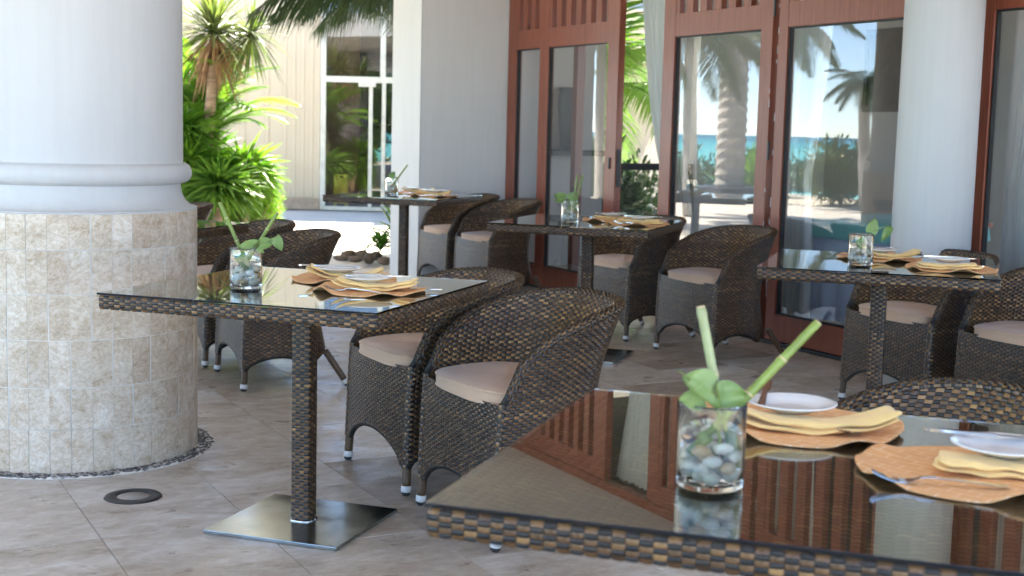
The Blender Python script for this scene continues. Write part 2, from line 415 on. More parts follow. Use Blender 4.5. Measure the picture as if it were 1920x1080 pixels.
def weave_obj(name, pieces, parent, kind='stuff'):
    V = []; F = []; MI = []; SH = []; off = 0
    for v, f, mi, sh in pieces:
        V.append(v); F.append(f+off); MI.append(mi); SH.append(sh); off += len(v)
    V = np.concatenate(V); F = np.concatenate(F); MI = np.concatenate(MI); SH = np.concatenate(SH)
    me = bpy.data.meshes.new(name)
    me.vertices.add(len(V)); me.vertices.foreach_set('co', V.astype(np.float32).ravel())
    me.loops.add(len(F)*4); me.loops.foreach_set('vertex_index', F.astype(np.int32).ravel())
    me.polygons.add(len(F)); me.polygons.foreach_set('loop_start', np.arange(0, len(F)*4, 4, dtype=np.int32))
    me.polygons.foreach_set('loop_total', np.full(len(F), 4, dtype=np.int32))
    me.update(calc_edges=True)
    at = me.attributes.new('shade', 'FLOAT', 'FACE'); at.data.foreach_set('value', SH.astype(np.float32))
    o = finish(name, me, [M['weft'], M['warp']], parent, True, MI)
    if kind: o['kind'] = kind
    return o
# ================================================================== THE SETTING
def sheet(name, x0, x1, y0, y1, z, mat, kind='structure'):
    o = mesh_obj(name, [(x0, y0, z), (x1, y0, z), (x1, y1, z), (x0, y1, z)], [(0, 1, 2, 3)], mat)
    o['kind'] = kind; return o
FACY = 5.19                                                     # the plane of the timber doors
ground = sheet('ground', -400, 300, -9, 400, -.05, M['sand'])
bm = bmesh.new()                                                # beach sloping to the sea
ys = [-9, -14, -22, -34, -60]; zs = [-.05, -.35, -.9, -1.7, -3.4]
rows = [[bm.verts.new((x, y, z)) for x in (-500, -120, -60, -30, 0, 40, 300)] for y, z in zip(ys, zs)]
for a, b in zip(rows, rows[1:]):
    for i in range(6): bm.faces.new((a[i], b[i], b[i+1], a[i+1]))
bm_obj('beach', bm, M['sand'])['kind'] = 'structure'
sea = sheet('sea', -4000, 4000, -4000, -30, -2.2, M['sea'])
sheet('courtyard_paving', -26, 12, -6.0, 11.9, -.018, M['paving'])
PX, PY, OX, OY = .61, .462, -4.05, .776                          # travertine module read off the joints
tx0, tx1, ty0, ty1 = OX-PX*10, OX+PX*6, OY-PY*3, OY+PY*9+.26
floor = box_obj('terrace_floor', (tx0-.0, tx1, ty0, 5.155, -.2, -.0045), M['grout']); floor['kind'] = 'structure'
tile_meshes = {}
def tile_mesh(wd, dp):
    k = (round(wd, 3), round(dp, 3))
    if k not in tile_meshes:
        bm = bmesh.new(); box(bm, -wd/2+.0012, wd/2-.0012, -dp/2+.0012, dp/2-.0012, -.004, 0)
        for v in bm.verts:
            if v.co.z > -.001: v.co.x *= 1-.0008/wd; v.co.y *= 1-.0008/dp
        me = bpy.data.meshes.new('floor_tile'); bm.to_mesh(me); bm.free(); me.materials.append(M['floor_tile']); tile_meshes[k] = me
    return tile_meshes[k]
ntile = 0
rowy = [OY+PY*k for k in range(-3, 10)]
for r_, y0 in enumerate(rowy):
    y1 = min(y0+PY, 5.155)
    if y1-y0 < .05: continue
    off = [0, 0, 0, 0, .305, 0, .2, .305, 0, .305, 0, .15, 0][r_]
    x = tx0-off
    while x < tx1-.02:
        xa, xb = max(x, tx0), min(x+PX, tx1)
        if xb-xa > .05:
            o = bpy.data.objects.new('floor_tile', tile_mesh(xb-xa, y1-y0)); C.objects.link(o); o.parent = floor
            o.location = ((xa+xb)/2, (y0+y1)/2, random.uniform(-.0006, .0004)); ntile += 1
            o.rotation_euler = (random.uniform(-1, 1)*.0006, random.uniform(-1, 1)*.0006, 0)
        x += PX
# ceiling slab and parapet over the terrace, unseen outer edges set to tune light
o = box_obj('ceiling', (-14.2, .9, -4.4, FACY+4.3, 2.87, 3.3), M['ceiling']); o['kind'] = 'structure'

# ---- pier of the facade
t = box_obj('wall_pier', (-10.54, -9.965, 4.43, FACY+.35, 0, 2.869), M['grey_plaster'], bev=.004)
tag(t, 'plain pale plaster pier at the left end of the timber doors', 'wall')
o = box_obj('wall_pier_face', (-10.54, -9.965, 4.418, 4.429, 0, 2.868), M['white_plaster']); o.parent = t; o.name = 'end_face'
o = box_obj('light_switch', (-10.565, -10.541, 4.45, 4.52, 1.10, 1.26), M['cap_white'])
tag(o, 'small white switch box on the outer side of the plaster pier', 'switch box')

# ---- timber door leaves
def leaf(name, label, x0, x1, px0, px1, nslot, hinge=None, y=FACY, group='glazed timber doors of the terrace front', rz=0):
    """x0<x1 extents, px0..px1 glass extents (world X)"""
    ox = x0
    r = thing(name, label, 'door', (ox, y, 0), rz, group)
    f = lambda a: a-ox
    D = .055
    box_obj('stile', (f(x0), f(px0), 0, D, .02, 2.80), M['timber'], r, .003)
    box_obj('stile', (f(px1), f(x1), 0, D, .02, 2.80), M['timber'], r, .003)
    for nm, z0, z1 in (('bottom_rail', .02, .178), ('middle_rail', 1.882, 2.03), ('top_rail', 2.66, 2.80)):
        box_obj(nm, (f(px0)+.0005, f(px1)-.0005, .001, D-.001, z0, z1), M['timber'], r, .003)
    pitch = (px1-px0)/nslot; sw = pitch*.50
    for i in range(nslot-1):
        c = px0+pitch*(i+1)
        box_obj('slat', (f(c-(pitch-sw)/2), f(c+(pitch-sw)/2), .004, D-.004, 2.0305, 2.6595), M['timber'], r, .002)
    for a, b in ((px0, px0+(pitch-(pitch-sw)/2-sw)), (px1-(pitch-(pitch-sw)/2-sw), px1)):
        if b-a > .01: box_obj('slat', (f(a)+.0005, f(b)-.0005, .004, D-.004, 2.0305, 2.6595), M['timber'], r, .002)
    # glazing bead (dark gasket) and pane
    gz0, gz1 = .1785, 1.8815
    bm = bmesh.new()
    for b6 in ((f(px0)+.0006, f(px0)+.010, .012, .043, gz0, gz1), (f(px1)-.010, f(px1)-.0006, .012, .043, gz0, gz1),
               (f(px0)+.0102, f(px1)-.0102, .012, .043, gz0, gz0+.008), (f(px0)+.0102, f(px1)-.0102, .012, .043, gz1-.008, gz1)): box(bm, *b6)
    bm_obj('gasket', bm, M['rubber'], r)
    box_obj('pane', (f(px0)+.004, f(px1)-.004, .030, .036, gz0+.003, gz1-.003), M['pane'], r)
    box_obj('upper_pane', (f(px0)+.004, f(px1)-.004, .046, .050, 2.032, 2.658), M['pane'], r)
    if hinge is not None:
        for z in (.35, 1.1, 1.95):
            box_obj('hinge', (f(hinge)-.008, f(hinge)+.008, -.012, -.001, z, z+.11), M['dark_metal'], r, .003)
    return r
leaf('sidelight', 'narrow fixed timber sidelight with one slim pane beside the plaster pier', -9.95, -9.352, -9.811, -9.418, 3)
L2 = leaf('glazed_door', 'timber glazed door with slatted top, just left of the open doorway', -9.349, -8.262, -9.283, -8.407, 6)
box_obj('lock', (-8.34+9.349, -8.325+9.349, -.010, -.001, .98, 1.06), M['dark_metal'], L2, .002)
box_obj('lock', (1.088, 1.094, .012, .045, .85, 1.12), M['dark_metal'], L2)
leaf('glazed_door', 'timber glazed door standing between the open doorway and the hinge gap, behind the middle table', -7.702, -6.548, -7.571, -6.658, 6, hinge=-6.53)
leaf('glazed_door', 'timber glazed door left of the round white column with the blue-clothed table behind it', -6.49, -5.20, -6.407, -5.29, 7)
leaf('glazed_door', 'timber glazed door right of the round white column at the right edge of the picture', -4.99, -3.85, -4.845, -3.93, 6)
leaf('glazed_door', 'timber glazed door out to the right, seen only as slats mirrored in the near table', -3.80, -2.66, -3.70, -2.76, 6)
r = thing('door_frame', 'reddish timber head beam and sill running above and below the glazed doors', 'door frame', (-9.95, FACY, 0))
box_obj('head_beam', (0, 7.4, -.012, .068, 2.803, 2.868), M['timber'], r, .003)
box_obj('sill', (0, 7.4, -.02, .075, 0, .017), M['dark_metal'], r, .003)
o = box_obj('interior_wall', (-5.195, -4.995, FACY+.0, FACY+.055, 0, 2.802), M['timber'])
tag(o, 'timber post panel standing directly behind the round white column', 'panel')
o = box_obj('interior_wall', (-2.55, 1.2, FACY, FACY+.2, 0, 2.869), M['grey_plaster']); tag(o, 'plain plaster wall continuing right of the last glazed door', 'wall')
# post added in place of a red strip mirrored in the wide pane
o = box_obj('timber_post', (-9.655, -9.585, 5.64, 5.71, 0, 2.79), M['timber']); tag(o, 'slim reddish timber post added inside for a mirrored strip, seen through the wide pane', 'post')

V = []; F = []; rs = random.Random(4)
for z in [rs.uniform(.1, 2.7) for _ in range(34)]:
    h_ = rs.uniform(.01, .06); x = rs.choice((-6.5475, -6.4935))+rs.uniform(-.003, .003); o_ = len(V); w_ = rs.uniform(.0012, .0026)
    V += [(x-w_, FACY-.0012, z), (x+w_, FACY-.0012, z), (x+w_*.6, FACY-.0012, z+h_), (x-w_*.5, FACY-.0012, z+h_), (x-w_, FACY+.001, z), (x+w_, FACY+.001, z), (x+w_*.6, FACY+.001, z+h_), (x-w_*.5, FACY+.001, z+h_)]
    F += [(o_, o_+1, o_+2, o_+3), (o_, o_+4, o_+5, o_+1), (o_+1, o_+5, o_+6, o_+2), (o_+2, o_+6, o_+7, o_+3), (o_+3, o_+7, o_+4, o_)]
o = mesh_obj('sealant', V, F, M['cap_white']); tag(o, 'flakes of old white sealant along the hinge gap between two glazed doors', 'sealant', None, 'stuff')
# ---- the round white column by the doors
rc = thing('round_column', 'smooth round white column standing in front of the glazed doors at right', 'column', (-4.935, 4.95, 0))
lathe('shaft', [(0, 0), (.192, 0), (.190, 1.2), (.186, 2.868), (0, 2.868)], M['white_plaster'], rc, 64)

# ---- the big stone-clad column at left
PCX, PCY = -5.28, .925
pc = thing('clad_column', 'thick white plaster column on a round base clad in travertine tiles, at the left edge', 'column', (PCX, PCY, 0))
prof = [(.0, .9175), (.452, .9175), (.4535, .921)]
for i in range(9):                                               # cavetto
    a = i/8*PI/2; prof.append((.392+.060*(1-math.sin(a)), .923+.085*(1-math.cos(a))))
prof += [(.392, 1.012), (.403, 1.014)]
for i in range(13):                                              # torus
    a = -PI/2+i/12*PI; prof.append((.403+.031*math.cos(a), 1.051+.037*math.sin(a)))
prof += [(.401, 1.092), (.401, 1.10), (.398, 2.869), (0, 2.869)]
lathe('shaft', prof, M['white_plaster'], pc, 96)
lathe('base_core', [(0, 0), (.4508, 0), (.4508, .917), (0, .917)], M['column_grout'], pc, 76)
NT = 39; R0, R1 = .4435, .4525
zrow = [.002, .160, .307, .4755, .6375, .7915, .9165]
vmesh = {}
for j in range(6):
    z0, z1 = zrow[j]+.0015, zrow[j+1]-.0015
    for v_ in range(1):
        da = 2*PI/NT; ga = .0013/R1; vs = []; fs = []
        for q in range(4):
            a = -da/2+ga+(da-2*ga)*q/3
            for (rr, zz) in ((R0, z0), (R1, z0), (R1, z1), (R0, z1)): vs.append((rr*math.cos(a), rr*math.sin(a), zz))
        for q in range(3):
            for s_ in range(4): fs.append((q*4+s_, (q+1)*4+s_, (q+1)*4+(s_+1) % 4, q*4+(s_+1) % 4))
        fs += [(0, 1, 2, 3), (15, 14, 13, 12)]
        me = bpy.data.meshes.new('base_tile'); me.from_pydata(vs, [], fs); me.materials.append(M['column_tile']); me.update()
        bmx = bmesh.new(); bmx.from_mesh(me); bmesh.ops.recalc_face_normals(bmx, faces=bmx.faces); bmx.to_mesh(me); bmx.free()
    for i in range(NT):
        o = bpy.data.objects.new('base_tile', me); C.objects.link(o); o.parent = pc
        o.rotation_euler = (0, 0, 2*PI*i/NT+.03+(.006*random.uniform(-1, 1) if j else 0)); s = 1+random.uniform(-.0012, .0014); o.scale = (s, s, 1)
pc2 = copy_tree(pc); pc2.location = (-9.79, .925, 0); pc2['label'] = 'second clad column, mirrored in the door left of the round white column'
# pebble strip round the base
V = []; F = []; MI = []
lathe_bed = lathe('pebble_bed', [(.446, .0005), (.446, .003), (.515, .003), (.517, .0005)], M['column_grout'], None, 72, loc=(PCX, PCY, 0)); lathe_bed['kind'] = 'structure'
ico = bmesh.new(); bmesh.ops.create_icosphere(ico, subdivisions=2, radius=1); ICV = [v.co.copy() for v in ico.verts]; ICF = [tuple(v.index for v in f.verts) for f in ico.faces]; ico.free()
ico = bmesh.new(); bmesh.ops.create_icosphere(ico, subdivisions=1, radius=1); IC1 = [v.co.copy() for v in ico.verts]; IF1 = [tuple(v.index for v in f.verts) for f in ico.faces]; ico.free()
def pebble(V, F, MI, c, sx, sy, sz, rz, mi, low=True, tilt=0):
    vs, fs = (IC1, IF1) if low else (ICV, ICF)
    R = Euler((tilt, tilt*.6, rz)).to_matrix(); o = len(V)
    sd = random.random()*99
    for v in vs:
        k = 1+.16*noise.noise(v*1.1+Vector((sd, sd, sd)))
        V.append(R @ Vector((v.x*sx*k, v.y*sy*k, v.z*sz*k))+Vector(c))
    for f in fs: F.append(tuple(i+o for i in f)); MI.append(mi)
for i in range(1100):
    a = random.random()*2*PI; rr = .457+random.random()*.055
    pebble(V, F, MI, (rr*math.cos(a), rr*math.sin(a), .004), random.uniform(.008, .014), random.uniform(.004, .0065), .0045, a+PI/2+random.uniform(-.5, .5), 0 if random.random() < .66 else 1)
o = mesh_obj('pebble_strip', V, F, [M['pebble_dark'], M['pebble_grey']], None, True, MI, (PCX, PCY, 0)); o['kind'] = 'stuff'
tag(o, 'ring of dark and grey pebbles set round the foot of the clad column', 'pebbles')
# in-ground uplight
ul = thing('floor_light', 'round in-ground light with dark ring, flush in the floor before the clad column', 'floor light', (-4.467, .962, 0))
vs, fs = lathe_data([(.052, .0005), (.054, .0045), (.084, .0055), (.092, .0045), (.0955, .0005)], 48, False)
V = []
for v in vs:
    k = 1+.03*noise.noise(Vector((v[0]*40, v[1]*40, 3))); V.append((v[0]*k, v[1]*k, v[2]))
mesh_obj('ring', V, fs, M['dark_metal'], ul, True)
lathe('lens', [(0, .0035), (.051, .003), (.053, .0008)], M['frosted'], ul, 40)
# ================================================================== WICKER CHAIR (open front faces -Y, origin on the floor midway between the front feet)
PEXP = 3.0
_ang = np.linspace(-PI/2, PI/2, 801)
_sx = np.sign(np.sin(_ang))*np.abs(np.sin(_ang))**(2/PEXP); _sy = np.abs(np.cos(_ang))**(2/PEXP)
_len = np.concatenate([[0], np.cumsum(np.hypot(np.diff(_sx*.28), np.diff(_sy*.42)))]); PLEN = _len[-1]; _t = _len/PLEN*2-1
TC = float(np.interp(.86, _sx[400:], _t[400:]))                  # where the side turns into the back
def Sx(t): return np.interp(t, _t, _sx)
def Sy(t): return np.interp(t, _t, _sy)
ZA = np.array([0, .10, .30, .45, .55, .65, .75, .80]); AA = np.array([.285, .281, .277, .275, .279, .287, .296, .300])
DD = np.array([.475, .452, .405, .398, .415, .452, .502, .525])
def prf(z): return np.interp(z, ZA, AA), np.interp(z, ZA, DD)
_zz = np.linspace(0, .8, 161); _k = np.ones(17)/17
_as = np.convolve(np.pad(np.interp(_zz, ZA, AA), 8, 'edge'), _k, 'valid'); _ds = np.convolve(np.pad(np.interp(_zz, ZA, DD), 8, 'edge'), _k, 'valid')
def S(t, z, off=0.0):
    a = np.interp(z, _zz, _as); d_ = np.interp(z, _zz, _ds)
    yf = np.interp(z, [0, .37, .45, .6, .8], [0, .010, .022, .03, .03])
    return np.stack([a*Sx(t), yf+d_*Sy(t), z+0*t], 1)
def Soff(off):
    def f(t, z):
        p = S(t, z); e1 = S(t+1e-3, z)-S(t-1e-3, z); e2 = S(t, z+1e-3)-S(t, z-1e-3)
        n = np.cross(e1, e2); n /= np.linalg.norm(n, axis=1)[:, None]+1e-12
        return p+n*off
    return f
_n = Soff(1.0)(np.array([0.0]), np.array([.5]))-S(np.array([0.0]), np.array([.5]))
OUTW = 1.0 if _n[0, 1] > 0 else -1.0
def ztop(t):
    y = .02+.45*Sy(t)
    return np.interp(y, [.0, .03, .075, .135, .20, .28, .36, .47], [.430, .446, .555, .607, .642, .672, .695, .714])
def zbot(t):
    at = np.abs(t)
    side = np.sin(PI*np.clip((at-TC)/(1-TC), 0, 1))**.55*.062
    back = np.cos(PI/2*np.clip(at/TC, 0, 1))**.6*.075
    return .098+np.where(at > TC, side, back)
TH = .012
def make_chair(label, group):
    r = thing('wicker_armchair', label, 'armchair', (0, 0, 0), 0, group)
    # dark core shell (two skins, closed round the edges)
    tt = np.linspace(-1, 1, 65); K = 18; V = []; F = []
    for side in (1, -1):
        o = len(V)
        for t in tt:
            lo, hi = float(zbot(np.array([t]))[0]), float(ztop(np.array([t]))[0])
            z = np.linspace(lo, hi, K); V += list(Soff(OUTW*side*TH*.8)(np.full(K, t), z))
        for i in range(len(tt)-1):
            for k in range(K-1):
                q = (o+i*K+k, o+(i+1)*K+k, o+(i+1)*K+k+1, o+i*K+k+1); F.append(q if side == 1 else q[::-1])
    n1 = len(tt)*K
    for i in range(len(tt)-1):
        for k in (0, K-1):
            F.append((i*K+k, (i+1)*K+k, n1+(i+1)*K+k, n1+i*K+k))
    for i in (0, len(tt)-1):
        for k in range(K-1): F.append((i*K+k, i*K+k+1, n1+i*K+k+1, n1+i*K+k))
    mesh_obj('shell', V, F, M['core'], r, True)
    # woven skins
    ncol = int(PLEN/.0165); ue = np.linspace(-1, 1, ncol+1)
    cl = lambda x: np.clip(x, -1, 1)
    Po = lambda u, v: Soff(OUTW*TH)(cl(u), v); Pi = lambda u, v: Soff(-OUTW*TH)(cl(u), v)
    fo = 1 if OUTW > 0 else -1
    out_ = weave(Po, ue, 80, zbot, ztop, (.09, .0086), flip=fo)
    inn = weave(Pi, ue, 42, lambda u: np.maximum(zbot(u), .40), ztop, (.395, .0086), flip=-fo, par0=1, shade_bias=.22)
    # front panel
    fz = lambda x: .098+.088*np.cos(PI/2*np.clip(np.abs(x)/.235, 0, 1))**.55
    Pf = lambda u, v: np.stack([u, -.014*(1-(u/.28)**2)+np.interp(v, [0, .37, .45], [0, .010, .018])+0*u-.004, v], 1)
    ux = np.linspace(-.279, .279, 34)
    frt = weave(Pf, ux, 43, fz, lambda x: .437+0*x, (.09, .0086), flip=1, par0=1, shade_bias=-.12)
    weave_obj('woven_skin', [out_, inn, frt], r)
    # front core
    V = []; F = []
    for side in (0, 1):
        o = len(V)
        for x in np.linspace(-.27, .27, 25):
            lo = float(fz(np.array([x]))[0])
            for z in (lo, .43):
                p = Pf(np.array([x]), np.array([z]))[0]; V.append((p[0], p[1]+.002+side*.014, z))
        for i in range(24):
            q = (o+2*i, o+2*i+2, o+2*i+3, o+2*i+1); F.append(q if side == 0 else q[::-1])
    for i in range(24): F.append((2*i, 50+2*i, 50+2*i+2, 2*i+2)); F.append((2*i+1, 2*i+3, 50+2*i+3, 50+2*i+1))
    mesh_obj('front_panel', V, F, M['core'], r)
    # seat deck
    V = [(0, .2, .424)]; F = []
    for k, t in enumerate(np.linspace(-1, 1, 33)):
        p = Soff(-OUTW*TH)(np.array([t]), np.array([.424]))[0]; V.append((p[0]*.99, max(p[1], .0), .424))
    for k in range(1, 33): F.append((0, k, k+1))
    F.append((0, 33, 1))
    mesh_obj('seat_deck', V, F, M['core'], r)
    # wrapped rim
    tr = np.linspace(-1, 1, 400); rim = Soff(0)(tr, ztop(tr))
    rl = np.concatenate([[0], np.cumsum(np.linalg.norm(np.diff(rim, axis=0), axis=1))]); RL = rl[-1]
    tng = np.gradient(rim, axis=0); tng /= np.linalg.norm(tng, axis=1)[:, None]
    upv = np.array([0, 0, 1.0]); b1 = np.cross(tng, upv); b1 /= np.linalg.norm(b1, axis=1)[:, None]; b2 = np.cross(b1, tng)
    def Prim(u, v, rad=.0165):
        q = np.stack([np.interp(u, rl, rim[:, k]) for k in range(3)], 1)
        a = np.stack([np.interp(u, rl, b1[:, k]) for k in range(3)], 1); b = np.stack([np.interp(u, rl, b2[:, k]) for k in range(3)], 1)
        return q+rad*(np.cos(v)[:, None]*a+np.sin(v)[:, None]*b)
    nr = int(RL/.0125)
    rimw = weave(Prim, np.linspace(0, RL, nr+1), 9, lambda u: -.6+0*u, lambda u: PI+.6+0*u, (-.6, (PI+1.2)/9), H=.0015, flip=-1, shade_bias=.05)
    weave_obj('woven_rim', [rimw], r)
    vs, fs = tube_data([Vector(p) for p in rim[::8]]+[Vector(rim[-1])], .0152, 8); mesh_obj('rim_core', vs, fs, M['core'], r, True)
    # bottom edge bead
    parts = []
    pb = Soff(0)(tt, zbot(tt)); parts.append(tube_data([Vector(p) for p in pb], .0125, 6))
    pf = [Vector(Pf(np.array([x]), fz(np.array([x])))[0])+Vector((0, .008, 0)) for x in np.linspace(-.272, .272, 25)]; parts.append(tube_data(pf, .0105, 6))
    cw = []
    for s in (-1, 1):
        path = [(s*.273, .006, .095), (s*.270, .012, .30), (s*.270, .020, .445)]
        parts.append(tube_data(path, .0125, 8))
        def Pc(u, v, s=s):
            x = np.interp(u, [.095, .30, .445], [s*.273, s*.270, s*.270]); y = np.interp(u, [.095, .30, .445], [.006, .012, .020])
            return np.stack([x+.0150*np.cos(v), y+.0150*np.sin(v), u], 1)
        cw.append(weave(Pc, np.linspace(.095, .445, 26), 8, lambda u: 0*u, lambda u: 2*PI+0*u, (0, 2*PI/8), H=.0014, flip=-1, shade_bias=.04))
    weave_obj('woven_corner', cw, r)
    vs, fs = join(parts); mesh_obj('edge_bead', vs, fs, M['core'], r, True)
    # legs
    def leg(a, b):
        a, b = Vector(a), Vector(b); pts = [a.lerp(b, k/10) for k in range(11)]
        vs, fs = tube_data(pts, [.0165-.0015*k/10+(.0006 if k % 2 else 0) for k in range(11)], 12)
        l = mesh_obj('leg', vs, fs, M['leg_brown'], r, True)
        dn = (b-a).normalized()
        vs, fs = tube_data([b-dn*.004, b-dn*.002, b+dn*.016, b+dn*.018], [.0155, .0178, .0178, .015], 14); mesh_obj('cap', vs, fs, M['cap_white'], l, True)
        vs, fs = tube_data([b+dn*.0185, b+dn*.026, b+dn*.031], [.0150, .0145, .009], 12); mesh_obj('glide', vs, fs, M['rubber'], l, True)
    for s in (-1, 1):
        leg((s*.268, .012, .17), (s*.272, .004, .031)); leg((s*.238, .405, .17), (s*.270, .494, .028))
    # cushion
    V = []; F = []; K = 56
    outl = []
    for k in range(K):
        a = 2*PI*k/K; cx, sy = math.cos(a), math.sin(a)
        x = .262*math.copysign(abs(cx)**(2/3.6), cx); y = .178+.186*math.copysign(abs(sy)**(2/3.0), sy)
        y -= .010*(1-(x/.262)**2)*min(1, max(0, (.09-y)/.09))
        outl.append((x, y))
    rings = [(0, .474, .0), (.5, .474, 0), (.8, .473, 0), (.93, .471, 0), (.975, .468, 0), (1.0, .4665, 0), (1.008, .4645, 0), (1.0, .4625, 0), (.990, .459, 0), (.992, .445, 0), (.990, .434, 0), (1.0, .4315, 0), (1.008, .4295, 0), (1.0, .4275, 0), (.97, .4262, 0), (0, .4262, 0)]
    for (k_, z, _) in rings:
        for (x, y) in outl:
            zz = z+(.0035*math.sin(x*9+1)*math.cos(y*11) if z > .44 else 0)
            V.append((x*k_, .178+(y-.178)*k_, zz+.0008*math.sin(40*x)))
    for q in range(len(rings)-1):
        for k in range(K): F.append((q*K+k, (q+1)*K+k, (q+1)*K+(k+1) % K, q*K+(k+1) % K))
    cu = mesh_obj('cushion', V, F, M['cushion'], r, True)
    bm = bmesh.new(); bm.from_mesh(cu.data); bmesh.ops.remove_doubles(bm, verts=bm.verts, dist=1e-5); bmesh.ops.recalc_face_normals(bm, faces=bm.faces); bm.to_mesh(cu.data); bm.free()
    return r
CH_SPOTS = [
 (-3.735, 1.800, 'brown wicker armchair in the middle foreground, its lower right hidden by the front table'),
 (-4.405, 1.800, 'brown wicker armchair with taupe cushion tucked under the table beside the clad column'),
 (-1.99, 1.790, 'brown wicker armchair showing only its back rim behind the front table'),
 (-6.200, 4.385, 'brown wicker armchair seen whole in front of the glazed doors, right of the middle table'),
 (-7.045, 4.360, 'brown wicker armchair half hidden behind the post of the middle table'),
 (-4.62, 4.385, 'brown wicker armchair behind the right-hand table, its cushion crossed by the table post'),
 (-3.90, 4.385, 'brown wicker armchair cut by the right edge of the picture below the white column'),
 (-8.930, 4.385, 'brown wicker armchair before the narrow sidelight, the right one at the far table'),
 (-9.62, 4.385, 'brown wicker armchair partly under the far table, next to the plaster pier'),
 (-6.345, 1.830, 'brown wicker armchair behind the near left vase, its tall back against the sunlit paving'),
 (-7.02, 1.830, 'brown wicker armchair deeper behind the clad column, only the top of its back in view'),
 (-8.62, 1.83, 'brown wicker armchair farthest left, a scrap of its back beside the clad column'),
 (-1.32, 1.790, 'brown wicker armchair outside the picture beside the front table'),
]
GC = 'brown wicker armchairs of the terrace'
chair0 = make_chair(CH_SPOTS[0][2], GC)
for i, (x, y, lb) in enumerate(CH_SPOTS[:12]):
    o = chair0 if i == 0 else copy_tree(chair0)
    o.location = (x, y, 0); o['label'] = lb
    o.rotation_euler = (0, 0, 0 if i < 2 else [0, 0, -.02, .0, .03, -.02, .02, .0, -.02, -.05, -.05, -.05][i])
# ================================================================== TABLES
TZ = .75; TANG = math.radians(43.6)
def make_table(label, group):
    r = thing('wicker_table', label, 'table', (0, 0, 0), TANG, group)
    h = .441
    g = box_obj('glass_top', (-h, h, -h, h, .7435, .7498), M['table_glass'], r, .0008)
    b = .437
    box_obj('slab', (-b, b, -b, b, .7045, .7385), M['core'], r, .004)
    pcs = []
    L = 2*b; nc = 48
    zlo, zhi = .7020, .7415
    for k, (cx, cy) in enumerate(((0, -1), (1, 0), (0, 1), (-1, 0))):
        tx, ty = -cy, cx                                          # along the edge
        def P(u, v, cx=cx, cy=cy, tx=tx, ty=ty):
            rnd = .006*np.clip(np.abs((v-.7218)/.0198), 0, 1)**6+.004*np.clip(np.abs(u)/b, 0, 1)**60
            q = b+.0022-rnd
            return np.stack([u*tx+q*cx, u*ty+q*cy, v+0*u], 1)
        pcs.append(weave(P, np.linspace(-b-.001, b+.001, nc+1), 5, lambda u: zlo+0*u, lambda u: zhi+0*u, (zlo, (zhi-zlo)/5), H=.0022, flip=1, par0=k, shade_bias=.02))
    def Pt(u, v): return np.stack([u, v, .7395+0*u], 1)
    pcs.append(weave(Pt, np.linspace(-b, b, nc+1), 92, lambda u: -b+0*u, lambda u: b+0*u, (-b, 2*b/92), H=.0030, flip=1, shade_bias=.15))
    weave_obj('woven_top', pcs, r)
    s = .0285
    po = box_obj('post', (-s, s, -s, s, .013, .704), M['core'], r, .002)
    pcs = []
    for k, (cx, cy) in enumerate(((0, -1), (1, 0), (0, 1), (-1, 0))):
        tx, ty = -cy, cx
        def P(u, v, cx=cx, cy=cy, tx=tx, ty=ty):
            q = s+.0018-.003*np.clip(np.abs(u)/s, 0, 1)**8
            return np.stack([u*tx+q*cx, u*ty+q*cy, v+0*u], 1)
        pcs.append(weave(P, np.linspace(-s-.001, s+.001, 5), 73, lambda u: .016+0*u, lambda u: .703+0*u, (.016, .687/73), H=.0018, flip=1, par0=k))
    w_ = weave_obj('woven_post', pcs, r)
    p = .224
    box_obj('base_plate', (-p, p, -p, p, .0015, .0125), M['plate_steel'], r, .0012)
    V = []; n = 40; 
    pts = []
    for k in range(n+1):
        a = 2*PI*k/n; q = .034; x, y = q*math.copysign(abs(math.cos(a))**.55, math.cos(a)), q*math.copysign(abs(math.sin(a))**.55, math.sin(a))
        pts.append((x*1.02, y*1.02, .0135+.0006*math.sin(17*a)))
    tube('weld', pts, .0042, M['steel'], r, 6)
    return r
T_SPOTS = [
 (-3.966, 1.382, 'square wicker table before the clad column, its steel base plate in full view'),
 (-1.597, 1.352, 'large-looking wicker table in the right foreground, its glass top mirroring the slatted doors'),
 (-4.108, 3.857, 'wicker table at right below the round white column, vase with curling leaf on it'),
 (-6.420, 3.876, 'wicker table in the middle distance in front of the open doorway'),
 (-9.113, 3.926, 'wicker table farthest back, standing before the white end of the plaster pier'),
 (-6.60, 1.38, 'wicker table half hidden behind the clad column, sunlit plants beyond it'),
]
tables = []
tb0 = make_table(T_SPOTS[0][2], 'square wicker tables with glass tops')
for i, (x, y, lb) in enumerate(T_SPOTS):
    o = tb0 if i == 0 else copy_tree(tb0)
    o.location = (x, y, 0); o['label'] = lb; tables.append(o)
    o.rotation_euler = (0, 0, math.radians([43.3, 43.8, 44.7, 43.2, 42.7, 43.5][i]))

